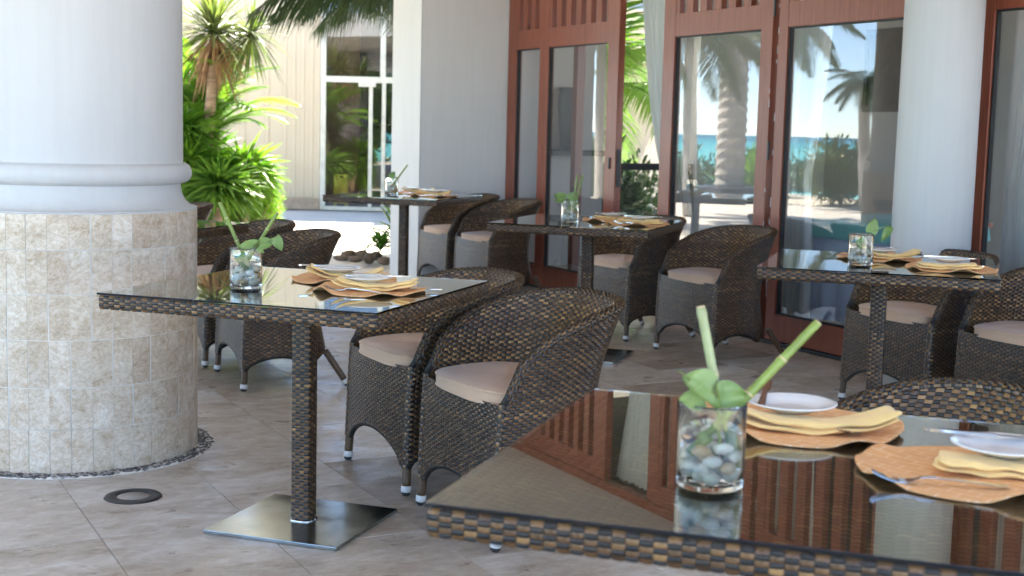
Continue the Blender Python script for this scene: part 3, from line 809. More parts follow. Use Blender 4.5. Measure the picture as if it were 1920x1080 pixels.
# ---- place settings
def mat_mesh(seed):
    rs = random.Random(seed); K = 72; RR = [0, .04, .08, .11, .135, .152, .163, .170]
    ph = rs.uniform(0, 6)
    V = [(0, 0, .0012)]
    for r_ in RR[1:]:
        for k in range(K):
            a = 2*PI*k/K; e = max(0, (r_-.092)/.078)**1.6
            wv = max(0, math.sin(5*a+ph))**1.5*.011+max(0, math.sin(3*a+ph*2))**2*.008
            V.append((r_*(1+.012*math.sin(4*a+ph))*math.cos(a), r_*(1+.012*math.sin(4*a+ph))*math.sin(a), .0012+e*wv))
    F = [(0, 1+k, 1+(k+1) % K) for k in range(K)]
    for q in range(len(RR)-2):
        for k in range(K): F.append((1+q*K+k, 1+(q+1)*K+k, 1+(q+1)*K+(k+1) % K, 1+q*K+(k+1) % K))
    n = len(V); V += [(x, y, z+.0026) for x, y, z in V]
    F2 = [tuple(i+n for i in f) for f in F]; F = [f[::-1] for f in F]+F2
    o = n-K
    for k in range(K): a_, b_ = o+k, o+(k+1) % K; F.append((a_, b_, b_+n, a_+n))
    me = bpy.data.meshes.new('placemat'); me.from_pydata(V, [], F); me.materials.append(M['placemat'])
    me.polygons.foreach_set('use_smooth', [True]*len(F)); me.update(); return me
MATS = [mat_mesh(s) for s in (3, 11, 29)]
def inst(name, me, loc, rz, label, cat, group, parent=None):
    o = bpy.data.objects.new(name, me); C.objects.link(o); o.location = loc; o.rotation_euler = (0, 0, rz)
    return tag(o, label, cat, group)
pl_prof = [(a*.90, b) for a, b in [(0, .0030), (.030, .0030), (.034, 0), (.038, .0005), (.055, .0075), (.0835, .0155), (.0868, .0172), (.0862, .0186), (.080, .0182), (.058, .0112), (.048, .0072), (.030, .0062), (0, .0062)]]
tmp = lathe('plate', pl_prof, M['china'], None, 56); PLATE = tmp.data; bpy.data.objects.remove(tmp)
def napkin_mesh(seed, curl, lay=2):
    """a cloth napkin folded to a band: soft rounded folds lying on one another, ends lifting"""
    rs = random.Random(seed); V = []; F = []; NX, K = 34, 18
    ph = rs.uniform(0, 6)
    for L_ in range(lay):
        o = len(V); hw0 = .038-.004*L_; th = .0050
        Lh = .150-.010*L_+rs.uniform(-.004, .004); sh = (.010*L_)*(1 if seed % 2 else -1)
        for i in range(NX):
            s = i/(NX-1)*2-1; x = s*Lh+sh
            lift = curl*abs(s)**2.4*(1.0 if s < 0 else .85)
            endr = (1-max(0, (abs(s)-.93)/.07)**2)**.5 if abs(s) < 1 else .05
            hw = hw0*(1+.09*math.sin(2.6*s+ph+L_))*(.88+.12*endr)
            yc = .012*math.sin(2.0*s+ph)-.006*L_
            tt_ = th*(1+.25*math.sin(5*s+ph*2+L_))*max(endr, .25)
            for k in range(K):
                a = 2*PI*k/K; c, q = math.cos(a), math.sin(a)
                y = yc+hw*math.copysign(abs(c)**.75, c)+s*(.004 if L_ else 0)
                z = .006+L_*.0105+lift+tt_*math.copysign(abs(q)**.8, q)+.0018*math.sin(7*s+6*c+ph+L_)*(1 if q > 0 else .3)+.0022*math.sin(11*s+ph)*c*c*(c < 0)
                V.append((x+.006*c*math.sin(ph+L_), y, max(z, .0006)))
        for i in range(NX-1):
            for k in range(K): F.append((o+i*K+k, o+(i+1)*K+k, o+(i+1)*K+(k+1) % K, o+i*K+(k+1) % K))
        F.append(tuple(o+k for k in range(K))[::-1]); F.append(tuple(o+(NX-1)*K+k for k in range(K)))
    me = bpy.data.meshes.new('napkin'); me.from_pydata(V, [], F); me.materials.append(M['napkin'])
    bmx = bmesh.new(); bmx.from_mesh(me); bmesh.ops.recalc_face_normals(bmx, faces=bmx.faces); bmx.to_mesh(me); bmx.free()
    me.polygons.foreach_set('use_smooth', [True]*len(F)); me.update(); return me
NAPS = [napkin_mesh(5, .030), napkin_mesh(8, .010), napkin_mesh(21, .024)]
def strip(pts, thick):
    """pts: (x, z, halfwidth) along x -> closed slab"""
    V = []; F = []
    for x, z, hw in pts:
        V += [(x, -hw, z), (x, hw, z), (x, hw, z+thick), (x, -hw, z+thick)]
    for i in range(len(pts)-1):
        a = i*4
        for k in range(4): F.append((a+k, a+4+k, a+4+(k+1) % 4, a+(k+1) % 4))
    F += [(0, 1, 2, 3), tuple(4*(len(pts)-1)+k for k in (3, 2, 1, 0))]
    return V, F
def fork_mesh():
    pts = [(-.100, .0030, .0062), (-.094, .0035, .0072), (-.070, .0052, .0062), (-.030, .0085, .0040), (.005, .0110, .0030), (.022, .0095, .0034), (.032, .0050, .0075), (.042, .0032, .0112), (.052, .0036, .0118)]
    parts = [strip(pts, .0022)]
    for k in range(4):
        y = (k-1.5)*.0064; v, f = strip([(.051, .0036, .0022), (.066, .0062, .0019), (.080, .0110, .0015), (.090, .0160, .0008)], .0018)
        parts.append(([(a, b+y, c) for a, b, c in v], f))
    v, f = join(parts); me = bpy.data.meshes.new('fork'); me.from_pydata(v, [], f); me.materials.append(M['steel']); me.update(); return me
def knife_mesh():
    pts = [(-.105, 0, .0055), (-.098, 0, .0068), (-.05, .0003, .0055), (-.004, .0008, .0042), (.004, .0008, .0050)]
    v1 = strip(pts, .0042); v2 = strip([(.004, .0022, .0050), (.012, .0022, .0080), (.070, .0022, .0082), (.095, .0022, .0045), (.104, .0022, .0010)], .0014)
    v, f = join([v1, v2]); me = bpy.data.meshes.new('knife'); me.from_pydata(v, [], f); me.materials.append(M['steel']); me.update(); return me
FORK, KNIFE = fork_mesh(), knife_mesh()
def setting(X, Y, rz, where, k, mi=0, ni=0, fork=(0, -.13, 0), knife=(0, .02, 0, 0), napoff=(0, 0), nrot=0, ns=.82, plate=(0, .015), z=TZ, with_fork=True, raised=True):
    """rz: frame turned so that local +y points away from the diner's left hand"""
    Rz = Matrix.Rotation(rz, 3, 'Z')
    def W(a, b): v = Rz @ Vector((a, b, 0)); return X+v.x, Y+v.y
    inst('placemat', MATS[mi], (X, Y, z), rz, 'round orange placemat with wavy edge, '+where, 'placemat', 'orange placemats')
    x, y = W(*napoff); nk = inst('napkin', NAPS[ni], (x, y, z+.004), rz+nrot, 'yellow napkin folded under the plate, '+where, 'napkin', 'yellow napkins'); nk.scale = (ns, 1, 1)
    x, y = W(*plate); inst('plate', PLATE, (x, y, z+.0245), rz, 'small white plate on a yellow napkin, '+where, 'plate', 'white side plates')
    if with_fork:
        x, y = W(fork[0], fork[1]); inst('fork', FORK, (x, y, z+.0045), rz+fork[2], 'steel fork lying on the placemat, '+where, 'fork', 'forks')
    x, y = W(knife[0], knife[1]); o = inst('knife', KNIFE, (x, y, z+.0425), rz+knife[2], 'steel knife laid across the plate, '+where, 'knife', 'knives')
    o.rotation_euler = (0, knife[3], rz+knife[2])
CAMH = math.atan2(CA, SA)                                         # world angle of the camera's right
# ---- glass vases
vp = [(0, .0), (.042, .0), (.047, .004), (.0485, .03), (.0480, .08), (.0488, .118), (.0482, .1225), (.0465, .1228), (.0452, .118), (.0444, .08), (.0446, .03), (.0430, .012), (.038, .009), (0, .009)]
tmp = lathe('vase', vp, M['vase_glass'], None, 56); VASE = tmp.data; bpy.data.objects.remove(tmp)
wp = [(0, .0095), (.0370, .0095), (.0424, .0125), (.0439, .03), (.0437, .078), (.0438, .082), (0, .0815)]
tmp = lathe('water', wp, M['water'], None, 48); WATER = tmp.data; bpy.data.objects.remove(tmp)
def pothos_leaf(name, base, tip, width, normal, parent=None, fold=.15, droop=.12):
    base, tip = Vector(base), Vector(tip); ax = tip-base; L = ax.length; ax.normalize(); n = Vector(normal); n = (n-ax*n.dot(ax)).normalized(); sd = ax.cross(n)
    V = []; F = []; NS = 12; NW = 8
    for i in range(NS+1):
        s = i/NS
        wdt = width/2*(1.12*math.sin(PI*min(1, s**.62*1.0))**.75 if 0 < s < 1 else 0)
        back = -.10*L if 0 < i else 0
        for j in range(NW+1):
            q = j/NW*2-1
            p = base+ax*(L*s+back*abs(q)**1.4*(1-s)**2*1.6)+sd*(wdt*q)+n*(fold*width*(abs(q)**1.3)*.6-droop*L*s*s)+n*(.04*width*math.sin(6*s+3*q))
            V.append(p)
    for i in range(NS):
        for j in range(NW):
            a = i*(NW+1)+j; F.append((a, a+1, a+NW+2, a+NW+1))
    n0 = len(V); V += [v-n*.0005 for v in V]; F += [tuple(i+n0 for i in f[::-1]) for f in F]
    return mesh_obj(name, V, F, M['pothos'], parent, True)
def stalk(name, a, b, r0, label, group, mat, node=(.35, .7)):
    a, b = Vector(a), Vector(b); pts = []; rad = []
    n = 24
    for k in range(n+1):
        s = k/n; p = a.lerp(b, s); pts.append(p)
        q = min(abs(s-x) for x in node); rad.append(r0*(1-.12*s)*(1.13 if q < .018 else (.96 if q < .05 else 1)))
    th = thing(name, label, 'bamboo stalk', tuple(a), 0, group)
    vs, fs = tube_data([p-a for p in pts], rad, 12); mesh_obj('cane', vs, fs, mat, th, True)
    for q in node:
        if q < .95:
            c = a.lerp(b, q)-a; d_ = (b-a).normalized(); rr = r0*(1-.12*q)
            vs, fs = tube_data([c-d_*.0016, c-d_*.0006, c+d_*.0006, c+d_*.0016], [rr*1.05, rr*1.22, rr*1.16, rr*1.02], 12); mesh_obj('node_ring', vs, fs, M['bamboo_cut'], th, True)
    dn = (b-a).normalized(); vs, fs = tube_data([b-a, b-a+dn*.0015], [r0*.87, r0*.80], 12); mesh_obj('cut_end', vs, fs, M['bamboo_cut'], th, True)
def vase(X, Y, where, rz=0, detail=True, sc=1.0):
    v = thing('glass_vase', 'clear glass tumbler vase with pebbles, '+where, 'vase', (X, Y, TZ+.0003), rz, 'glass vases')
    o = bpy.data.objects.new('glass', VASE); C.objects.link(o); o.parent = v
    o = bpy.data.objects.new('water', WATER); C.objects.link(o); o.parent = v
    rs = random.Random(int(X*100)+7); spots = []
    tries = 0
    while len(spots) < (21 if detail else 18) and tries < 4000:
        tries += 1
        rr = rs.uniform(0, .029) if rs.random() < .35 else rs.uniform(.021, .0295); a = rs.uniform(0, 2*PI); z = rs.uniform(.019, .060)
        p = Vector((rr*math.cos(a), rr*math.sin(a), z))
        if all((p-q).length > .0182 for q in spots): spots.append(p)
    if detail:
        for p in spots:
            V, F, MI = [], [], []
            pebble(V, F, MI, (0, 0, 0), rs.uniform(.0115, .0140), rs.uniform(.0092, .0108), rs.uniform(.0078, .0095), rs.uniform(0, 3), 0, False, rs.uniform(-.9, .9))
            o = mesh_obj('pebble', V, F, M['pebble_white'] if rs.random() < .8 else M['pebble_tan'], None, True, None, (X+p.x, Y+p.y, TZ+p.z))
            tag(o, 'small smooth pale pebble inside the glass vase '+where, 'pebble', 'pebbles in the vase '+where)
    else:
        V, F, MI = [], [], []
        for p in spots: pebble(V, F, MI, p, .0130, .0100, .0085, rs.uniform(0, 3), 0 if rs.random() < .8 else 1, False, rs.uniform(-.9, .9))
        o = mesh_obj('pebbles', V, F, [M['pebble_white'], M['pebble_tan']], v, True, MI); o['kind'] = 'stuff'
    return v
def cpt(X, Y, dx, dz, dy=0):                                      # a point given right/up/away of (X,Y) as seen by the camera
    p = c2w(dx, dy); return (X+p.x, Y+p.y, TZ+dz)
# ================================================================== THINGS ON THE TABLES
W1, W4, W3, W2, W5, W6 = ('on the table before the clad column', 'on the large front table', 'on the right-hand table', 'on the middle table', 'on the farthest table', 'on the table behind the clad column')
# front table
setting(-1.795, 1.525, CAMH, 'far left setting '+W4, 4, 0, 0, fork=(.098, -.045, math.radians(-128)), knife=(-.050, .080, math.radians(76), -.06), napoff=(-.012, -.050), nrot=math.radians(-3), ns=1, plate=(-.018, .006))
setting(-1.430, 1.548, CAMH, 'near right setting '+W4, 4, 1, 1, fork=(-.082, -.088, math.radians(172)), knife=(.055, .075, math.radians(-6), .05), napoff=(.050, -.022), nrot=math.radians(-14), ns=.72, plate=(.055, .030))
# table by the column
setting(-4.085, 1.555, CAMH-.1, 'far setting '+W1, 1, 2, 0, fork=(-.02, .10, .3), knife=(-.045, .0, math.radians(28), .05), napoff=(.005, -.02), nrot=.1, plate=(-.02, 0))
setting(-3.804, 1.530, CAMH, 'near setting '+W1, 1, 0, 2, fork=(-.040, -.088, math.radians(168)), knife=(.025, .012, math.radians(4), 0), napoff=(.020, -.03), nrot=-.05, plate=(-.01, .012))
inst('knife', KNIFE, (-3.765, 1.640, TZ+.006), CAMH-.1, 'steel knife poking out right of the near napkin, table before the clad column', 'knife', 'knives')
# right-hand table
setting(-4.230, 3.959, CAMH+.05, 'far left setting '+W3, 3, 1, 0, fork=(-.05, .08, .2), knife=(0, .02, .4, 0), napoff=(.02, -.035))
setting(-3.809, 3.938, CAMH, 'right setting '+W3, 3, 2, 1, fork=(.02, -.03, math.radians(-8)), knife=(0, .03, -.12, .03), napoff=(-.03, -.05), plate=(.0, .04))
# middle table
setting(-6.430, 4.040, CAMH+.2, 'left setting '+W2, 2, 0, 1, napoff=(0, -.03), knife=(0, .03, .3, 0))
setting(-6.155, 4.030, CAMH-.1, 'right setting '+W2, 2, 2, 1, fork=(-.05, -.09, math.radians(150)), napoff=(.01, -.03), knife=(.02, .03, -.2, 0))
# far table, table behind the column
setting(-9.28, 4.11, CAMH, 'left setting '+W5, 5, 1, 0, napoff=(0, -.02))
setting(-8.95, 4.09, CAMH, 'right setting '+W5, 5, 0, 2, napoff=(0, -.02))
setting(-6.40, 1.52, CAMH, 'right setting '+W6, 6, 2, 1)
# vases with cut bamboo and pothos leaves
vase(-1.528, 1.136, W4, .3, True)
B = lambda dx, dz, dy=0: Vector(cpt(-1.528, 1.136, dx, dz, dy))
stalk('bamboo_stalk', B(.030, .030, .004), B(-.021, .255, .012), .0073, 'thick upright green bamboo stalk in the front vase', 'bamboo stalks in the vases', M['bamboo_pale'], (.58, .97))
stalk('bamboo_stalk', B(-.026, .050, -.006), B(.1465, .236, .02), .0070, 'slanting yellow-green bamboo stalk leaning right out of the front vase', 'bamboo stalks in the vases', M['bamboo'], (.45, .72))
sp = thing('pothos_sprig', 'pothos sprig with round green leaves over the rim of the front vase', 'sprig', (0, 0, 0), 0, 'pothos sprigs in the vases')
nrm = c2w(-.15, -.75, .6)
pothos_leaf('leaf', B(-.004, .146, -.015), B(-.046, .160, -.02), .040, c2w(.1, -.9, .35), sp)
pothos_leaf('leaf', B(-.016, .130, -.025), B(-.052, .132, -.035), .030, c2w(0, -.9, .4), sp)
pothos_leaf('leaf', B(-.040, .154, -.035), B(.004, .122, -.045), .022, c2w(.6, -.6, .5), sp, fold=.5)
pothos_leaf('leaf', B(.004, .134, -.01), B(.050, .130, -.005), .040, c2w(-.1, -.9, .3), sp)
tube('stem', [B(.0, .03), B(.008, .07, -.01), B(.004, .11, -.02), B(-.004, .14, -.02)], .0020, M['bamboo'], sp, 6)
tube('stem', [B(.010, .03), B(.018, .08, -.015), B(.010, .12, -.015), B(.0, .15, -.01)], .0018, M['bamboo'], sp, 6)
tube('tendril', [B(-.030, .150, -.03), B(-.046, .166, -.03), B(-.056, .172, -.03), B(-.054, .176, -.03)], .0011, M['bamboo'], sp, 5)
tube('stem', [B(.038, .118, .02), B(.02, .124, .015), B(-.005, .126, .01)], .0030, M['bamboo_cut'], sp, 6)

vase(-3.970, 1.196, W1, 1.1, True)
B = lambda dx, dz, dy=0: Vector(cpt(-3.970, 1.196, dx, dz, dy))
stalk('bamboo_stalk', B(.020, .03, .01), B(-.083, .254, .02), .0066, 'bamboo stalk leaning left in the vase before the clad column', 'bamboo stalks in the vases', M['bamboo'], (.5, .8))
stalk('bamboo_stalk', B(-.026, .03, -.01), B(.094, .230, .0), .0060, 'bamboo stalk leaning right in the vase before the clad column', 'bamboo stalks in the vases', M['bamboo'], (.4, .75))
sp = thing('pothos_sprig', 'pothos sprig trailing right from the vase before the clad column', 'sprig', (0, 0, 0), 0, 'pothos sprigs in the vases')
pothos_leaf('leaf', B(-.01, .12, -.02), B(.040, .150, -.02), .032, c2w(-.3, -.8, .5), sp)
pothos_leaf('leaf', B(.045, .138, -.02), B(.088, .142, -.02), .034, c2w(-.1, -.9, .35), sp)
pothos_leaf('leaf', B(.090, .158, -.02), B(.112, .118, -.02), .030, c2w(.3, -.9, .2), sp)
pothos_leaf('leaf', B(.040, .125, -.03), B(.060, .110, -.03), .016, c2w(0, -.9, .4), sp)
pothos_leaf('leaf', B(-.015, .10, -.03), B(.010, .07, -.03), .030, c2w(0, -.9, .4), sp)
tube('stem', [B(-.005, .03), B(.0, .09, -.02), B(.03, .135, -.02), B(.07, .145, -.02), B(.092, .160, -.02)], .0016, M['bamboo'], sp, 6)

vase(-4.042, 3.687, W3, .6, False)
B = lambda dx, dz, dy=0: Vector(cpt(-4.042, 3.687, dx, dz, dy))
sp = thing('pothos_sprig', 'pothos sprig with one upright leaf and one curling leaf in the right-hand vase', 'sprig', (0, 0, 0), 0, 'pothos sprigs in the vases')
pothos_leaf('leaf', B(.035, .128, .0), B(.052, .186, .0), .046, c2w(.2, -.9, .2), sp)
pothos_leaf('leaf', B(.112, .152, .0), B(.080, .095, .0), .030, c2w(-.5, -.8, .2), sp, fold=.4)
pothos_leaf('leaf', B(-.01, .10, .0), B(.012, .06, .0), .034, c2w(.2, -.9, .2), sp)
tube('stem', [B(.0, .03), B(.01, .10), B(.035, .130), B(.075, .148), B(.105, .158), B(.118, .150), B(.112, .140)], .0018, M['bamboo'], sp, 6)

vase(-6.370, 3.725, W2, .2, False)
B = lambda dx, dz, dy=0: Vector(cpt(-6.370, 3.725, dx, dz, dy))
stalk('bamboo_stalk', B(.005, .03), B(.035, .258), .0065, 'dark bamboo stalk standing left in the middle vase', 'bamboo stalks in the vases', M['bamboo'], (.5,))
stalk('bamboo_stalk', B(.010, .03, .01), B(.064, .258, .01), .0065, 'dark bamboo stalk standing right in the middle vase', 'bamboo stalks in the vases', M['bamboo'], (.6,))
sp = thing('pothos_sprig', 'bright green pothos sprig drooping left over the middle vase', 'sprig', (0, 0, 0), 0, 'pothos sprigs in the vases')
for a, b, wd in (((-.03, .13), (-.09, .150), .05), ((-.03, .125), (-.085, .115), .04), ((-.005, .12), (.03, .165), .05), ((.0, .12), (.05, .10), .05), ((.0, .09), (.02, .05), .04)):
    pothos_leaf('leaf', B(*a), B(*b), wd, c2w(.1, -.8, .5), sp)
tube('stem', [B(.0, .03), B(-.01, .10), B(-.03, .13), B(-.06, .14)], .002, M['bamboo'], sp, 6)

vase(-9.24, 3.88, W5, .2, False)
B = lambda dx, dz, dy=0: Vector(cpt(-9.24, 3.88, dx, dz, dy))
stalk('bamboo_stalk', B(-.02, .03), B(.113, .215), .0065, 'bamboo stalk leaning right in the far vase by the white pier', 'bamboo stalks in the vases', M['bamboo'], (.5,))
sp = thing('pothos_sprig', 'small pothos sprig in the far vase by the white pier', 'sprig', (0, 0, 0), 0, 'pothos sprigs in the vases')
pothos_leaf('leaf', B(-.01, .11), B(.02, .165), .05, c2w(.1, -.8, .5), sp)
tube('stem', [B(.0, .03), B(-.01, .11)], .002, M['bamboo'], sp, 6)
# ================================================================== BEHIND THE GLASS: THE DINING ROOM
o = sheet('interior_floor', -10.9, 1.2, 5.27, 9.4, -.002, M['floor_tile'])
for nm, b6, lb in (('side_wall', (-11.05, -10.9, 5.541, 6.72, 0, 2.86), 'pale interior wall holding the vase shelf, seen through the narrow panes'),
                   ('side_wall', (-11.05, -10.9, 7.78, 9.55, 0, 2.86), 'pale interior wall beyond the open garden side of the dining room'),
                   ('back_wall', (-10.9, -4.2, 9.4, 9.55, 0, 2.86), 'grey back wall of the dining room with the dark painting'),
                   ('back_wall', (-1.2, 1.2, 9.4, 9.55, 0, 2.86), 'grey back wall of the dining room on the far right')):
    tag(box_obj(nm, b6, M['interior_wall']), lb, 'wall')
box_obj('interior_ceiling', (-10.89, .85, FACY+.09, 9.39, 2.80, 2.865), M['interior_ceiling'])['kind'] = 'structure'  # sheet added to darken the slots above the door panes
r = thing('balustrade', 'dark rail crossing the open garden side of the dining room', 'railing', (-10.97, 6.72, 0))
box_obj('top_rail', (-.03, .03, 0, 1.055, .885, .95), M['dark_metal'], r, .004)
box_obj('glass_panel', (-.006, .006, .02, 1.03, .06, .88), M['pane'], r)
for y in (0.001, 1.02): box_obj('post', (-.025, .025, y, y+.03, 0, .884), M['dark_metal'], r)
def curtain(name, label, y, tops, bots, tie=None, folds=11):
    """tops/bots: (xleft,xright); tie: (z, xleft, xright)"""
    V = []; F = []; NU, NVv = 90, 40
    for j in range(NVv+1):
        z = .04+(2.82-.04)*j/NVv
        if tie:
            zt, a, b = tie
            if z > zt: q = (z-zt)/(2.82-zt); q = q**.65; xl, xr = a+(tops[0]-a)*q, b+(tops[1]-b)*q
            else: q = min(1, (zt-z)/.5)**.8; xl, xr = a+(bots[0]-a)*q, b+(bots[1]-b)*q
        else: q = j/NVv; xl, xr = bots[0]+(tops[0]-bots[0])*q, bots[1]+(tops[1]-bots[1])*q
        for i in range(NU+1):
            s = i/NU; V.append((xl+(xr-xl)*s+.004*math.sin(s*50+z), y+.035*math.sin(2*PI*folds*s+.6*math.sin(z*1.7))+.012*math.sin(2*PI*folds*2.3*s+z), z))
    for j in range(NVv):
        for i in range(NU): a = j*(NU+1)+i; F.append((a, a+1, a+NU+2, a+NU+1))
    return tag(mesh_obj(name, V, F, M['sheer'], None, True), label, 'curtain', 'white sheer curtains in the dining room')
curtain('sheer_curtain', 'white sheer curtain swept aside in the open doorway', 5.35, (-8.33, -7.55), (-7.84, -7.50), (.98, -7.84, -7.62))
curtain('sheer_curtain', 'white sheer curtain hanging behind the glass just left of the hinge gap', 5.40, (-6.95, -6.5), (-6.72, -6.5), (1.0, -6.68, -6.54), 6)
curtain('sheer_curtain', 'white sheer curtain hanging behind the glass just right of the hinge gap', 5.40, (-6.5, -6.2), (-6.48, -6.34), (1.0, -6.48, -6.40), 5)
curtain('sheer_curtain', 'white sheer curtain behind the rightmost glazed door', 5.40, (-4.9, -4.45), (-4.88, -4.65), (1.0, -4.88, -4.72), 7)
p = thing('painting', 'dark framed painting hanging on the back wall left of the white column', 'painting', (-10.35, 9.39, 1.50))
box_obj('canvas', (.05, .95, -.018, -.008, .05, .75), M['picture'], p)
for b6 in ((0, 1.0, -.03, -.001, 0, .05), (0, 1.0, -.03, -.001, .75, .80), (0, .05, -.03, -.001, .0505, .7495), (.95, 1.0, -.03, -.001, .0505, .7495)): box_obj('frame_side', b6, M['dark_metal'], p)
s = tag(box_obj('wall_shelf', (-10.895, -10.55, 5.95, 6.55, 1.02, 1.07), M['dark_metal'], None, .004), 'dark shelf on the pale interior wall carrying a tall vase', 'shelf')
tag(lathe('urn', [(0, 0), (.06, 0), (.075, .02), (.105, .40), (.10, .50), (.085, .52), (.11, .56), (.105, .56), (.08, .52), (0, .5)], M['dark_metal'], None, 24, (-10.72, 6.23, 1.0705)), 'tall dark tapering urn on the wall shelf behind the glass', 'urn')
def cloth_table(X, Y, label, h=.74, s=.46):
    r = thing('clothed_table', label, 'table', (X, Y, 0), .12)
    box_obj('table_board', (-s, s, -s, s, h-.03, h), M['timber'], r)
    box_obj('pedestal', (-.04, .04, -.04, .04, 0, h-.031), M['dark_metal'], r)
    def cl(nm, e, drop, mat, zt, fl):
        V = []; F = []; K = 96
        def ring(sc, z, amp):
            for k in range(K):
                a = 2*PI*k/K; cx, sy = math.cos(a), math.sin(a); q = (abs(cx)**9+abs(sy)**9)**(-1/9)
                w_ = 1+amp*(math.sin(14*a)+.5*math.sin(23*a+1)); V.append((q*cx*e*sc*w_, q*sy*e*sc*w_, z))
        ring(.01, zt, 0); ring(.6, zt, 0); ring(.995, zt, 0); ring(1.008, zt-.012, 0)
        for i in range(6): ring(1.01+.03*(i+1)/6, zt-.012-drop*(i+1)/6, fl*(i+1)/6)
        for q in range(9):
            for k in range(K): F.append((q*K+k, q*K+(k+1) % K, (q+1)*K+(k+1) % K, (q+1)*K+k))
        F.append(tuple(range(K))[::-1]); return mesh_obj(nm, V, F, mat, None, True, None, (X, Y, 0))
    o = cl('tablecloth', s+.004, .60, M['blue_cloth'], h+.003, .03); o.rotation_euler = (0, 0, .12); tag(o, 'long pale blue tablecloth on the '+label, 'tablecloth')
    o = cl('table_overlay', s+.014, .10, M['teal_cloth'], h+.0055, .004); o.rotation_euler = (0, 0, .12); tag(o, 'turquoise overlay on the '+label, 'overlay cloth')
cloth_table(-6.43, 6.05, 'dining table behind the glass left of the white column')
cloth_table(-4.25, 6.15, 'dining table behind the glass at the right edge')
r = thing('pedestal_stand', 'black pedestal stand with a white planter behind the glass', 'stand', (-6.93, 5.62, 0))
box_obj('column', (-.045, .045, -.045, .045, 0, .80), M['dark_metal'], r); box_obj('shelf_top', (-.2, .2, -.12, .12, .801, .835), M['dark_metal'], r)
tag(lathe('planter', [(0, 0), (.045, 0), (.085, .17), (.095, .19), (.08, .18), (0, .16)], M['leather'], None, 24, (-6.93, 5.62, .8355)), 'white conical planter on the black pedestal behind the glass', 'planter')

# ================================================================== COURTYARD BEYOND THE PIER (laid out square to the far cream wall)
YW = 19.9
def cbox(name, x0, x1, y0, y1, z0, z1, mat, parent=None, bev=0):
    """box in the frame of the far wall: x along it, y depth from the terrace corner"""
    o = box_obj(name, (x0, x1, y0, y1, z0, z1), mat, parent, bev)
    if parent is None: o.rotation_euler = (0, 0, CAMH)
    return o
WB = thing('far_building', 'cream rendered building with tall glass doors closing the courtyard', 'building', (0, 0, 0), CAMH)
cbox('wall', -9.5, -2.86, YW, YW+.4, 0, 3.2, M['cream_wall'], WB)
for k in range(4): cbox('rib', -3.40+.13*k, -3.345+.13*k, YW-.012, YW-.001, .17, 3.2, M['cream_wall'], WB, .006)
cbox('rib', -4.02, -3.95, YW-.015, YW-.001, .17, 3.2, M['cream_wall'], WB, .006)
cbox('rib', -3.66, -3.60, YW-.015, YW-.001, .17, 3.2, M['cream_wall'], WB, .006)
for k in range(24): cbox('skirting_tile', -9.5+.2765*k, -9.5+.2765*k+.272, YW-.055, YW-.051, 0, .165, M['brown_tile'], WB)
cbox('lintel', -2.855, 3.5, YW, YW+.4, 3.13, 3.2, M['cream_wall'], WB)
gd = WB
cbox('door_frame', -2.855, -2.78, YW, YW+.08, 0, 3.129, M['frame_alu'], gd)
cbox('door_frame', -2.779, 3.4, YW-.01, YW+.09, 1.86, 1.945, M['frame_alu'], gd)
for x in (-2.15,): cbox('door_frame', x, x+.055, YW, YW+.05, 0.06, 1.859, M['frame_alu'], gd)
cbox('door_frame', -1.96, -1.905, YW, YW+.05, 0.06, 1.859, M['frame_alu'], gd)
cbox('door_frame', -1.99, -1.915, YW, YW+.08, 1.946, 3.129, M['frame_alu'], gd)
for x in (-1.0, 0.2, 1.4): cbox('door_frame', x, x+.055, YW, YW+.05, 0.06, 1.859, M['frame_alu'], gd)
cbox('sill', -2.779, 3.4, YW-.02, YW+.09, 0, .055, M['frame_alu'], gd)
cbox('pane', -2.779, 3.4, YW+.035, YW+.045, 0.056, 1.859, M['pane'], gd)
cbox('pane', -2.779, 3.4, YW+.035, YW+.045, 1.946, 3.128, M['pane'], gd)
cbox('door_hinge', -2.30, -2.05, YW-.02, YW-.011, 1.80, 1.862, M['frame_alu'], gd)
cbox('interior_floor', -2.85, 3.5, YW+.1, YW+5, -.01, .03, M['stone'], gd)
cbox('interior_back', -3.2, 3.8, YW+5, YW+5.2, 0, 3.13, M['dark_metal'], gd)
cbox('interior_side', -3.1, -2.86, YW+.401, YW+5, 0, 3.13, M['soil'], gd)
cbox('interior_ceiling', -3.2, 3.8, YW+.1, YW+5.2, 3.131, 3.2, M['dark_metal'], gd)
# yellow folding floor sign by the glass doors
sg = thing('floor_sign', 'yellow folding caution sign standing by the far glass doors', 'sign', tuple(c2w(-2.60, YW+.45)), CAMH)
sg.scale = (.78, .78, .78)
for s_, nm in ((-1, 'front_board'), (1, 'rear_board')):
    bm = bmesh.new(); box(bm, -.13, .13, -.008, .008, .10, .58, .004); box(bm, -.13, -.09, -.008, .008, 0, .0995); box(bm, .09, .13, -.008, .008, 0, .0995); box(bm, -.13, -.05, -.008, .008, .5805, .62); box(bm, .05, .13, -.008, .008, .5805, .62); box(bm, -.13, .13, -.008, .008, .6205, .65)
    for v in bm.verts: v.co.y += s_*(.02+(.65-v.co.z)*.22)
    bm_obj(nm, bm, M['yellow_plastic'], sg)

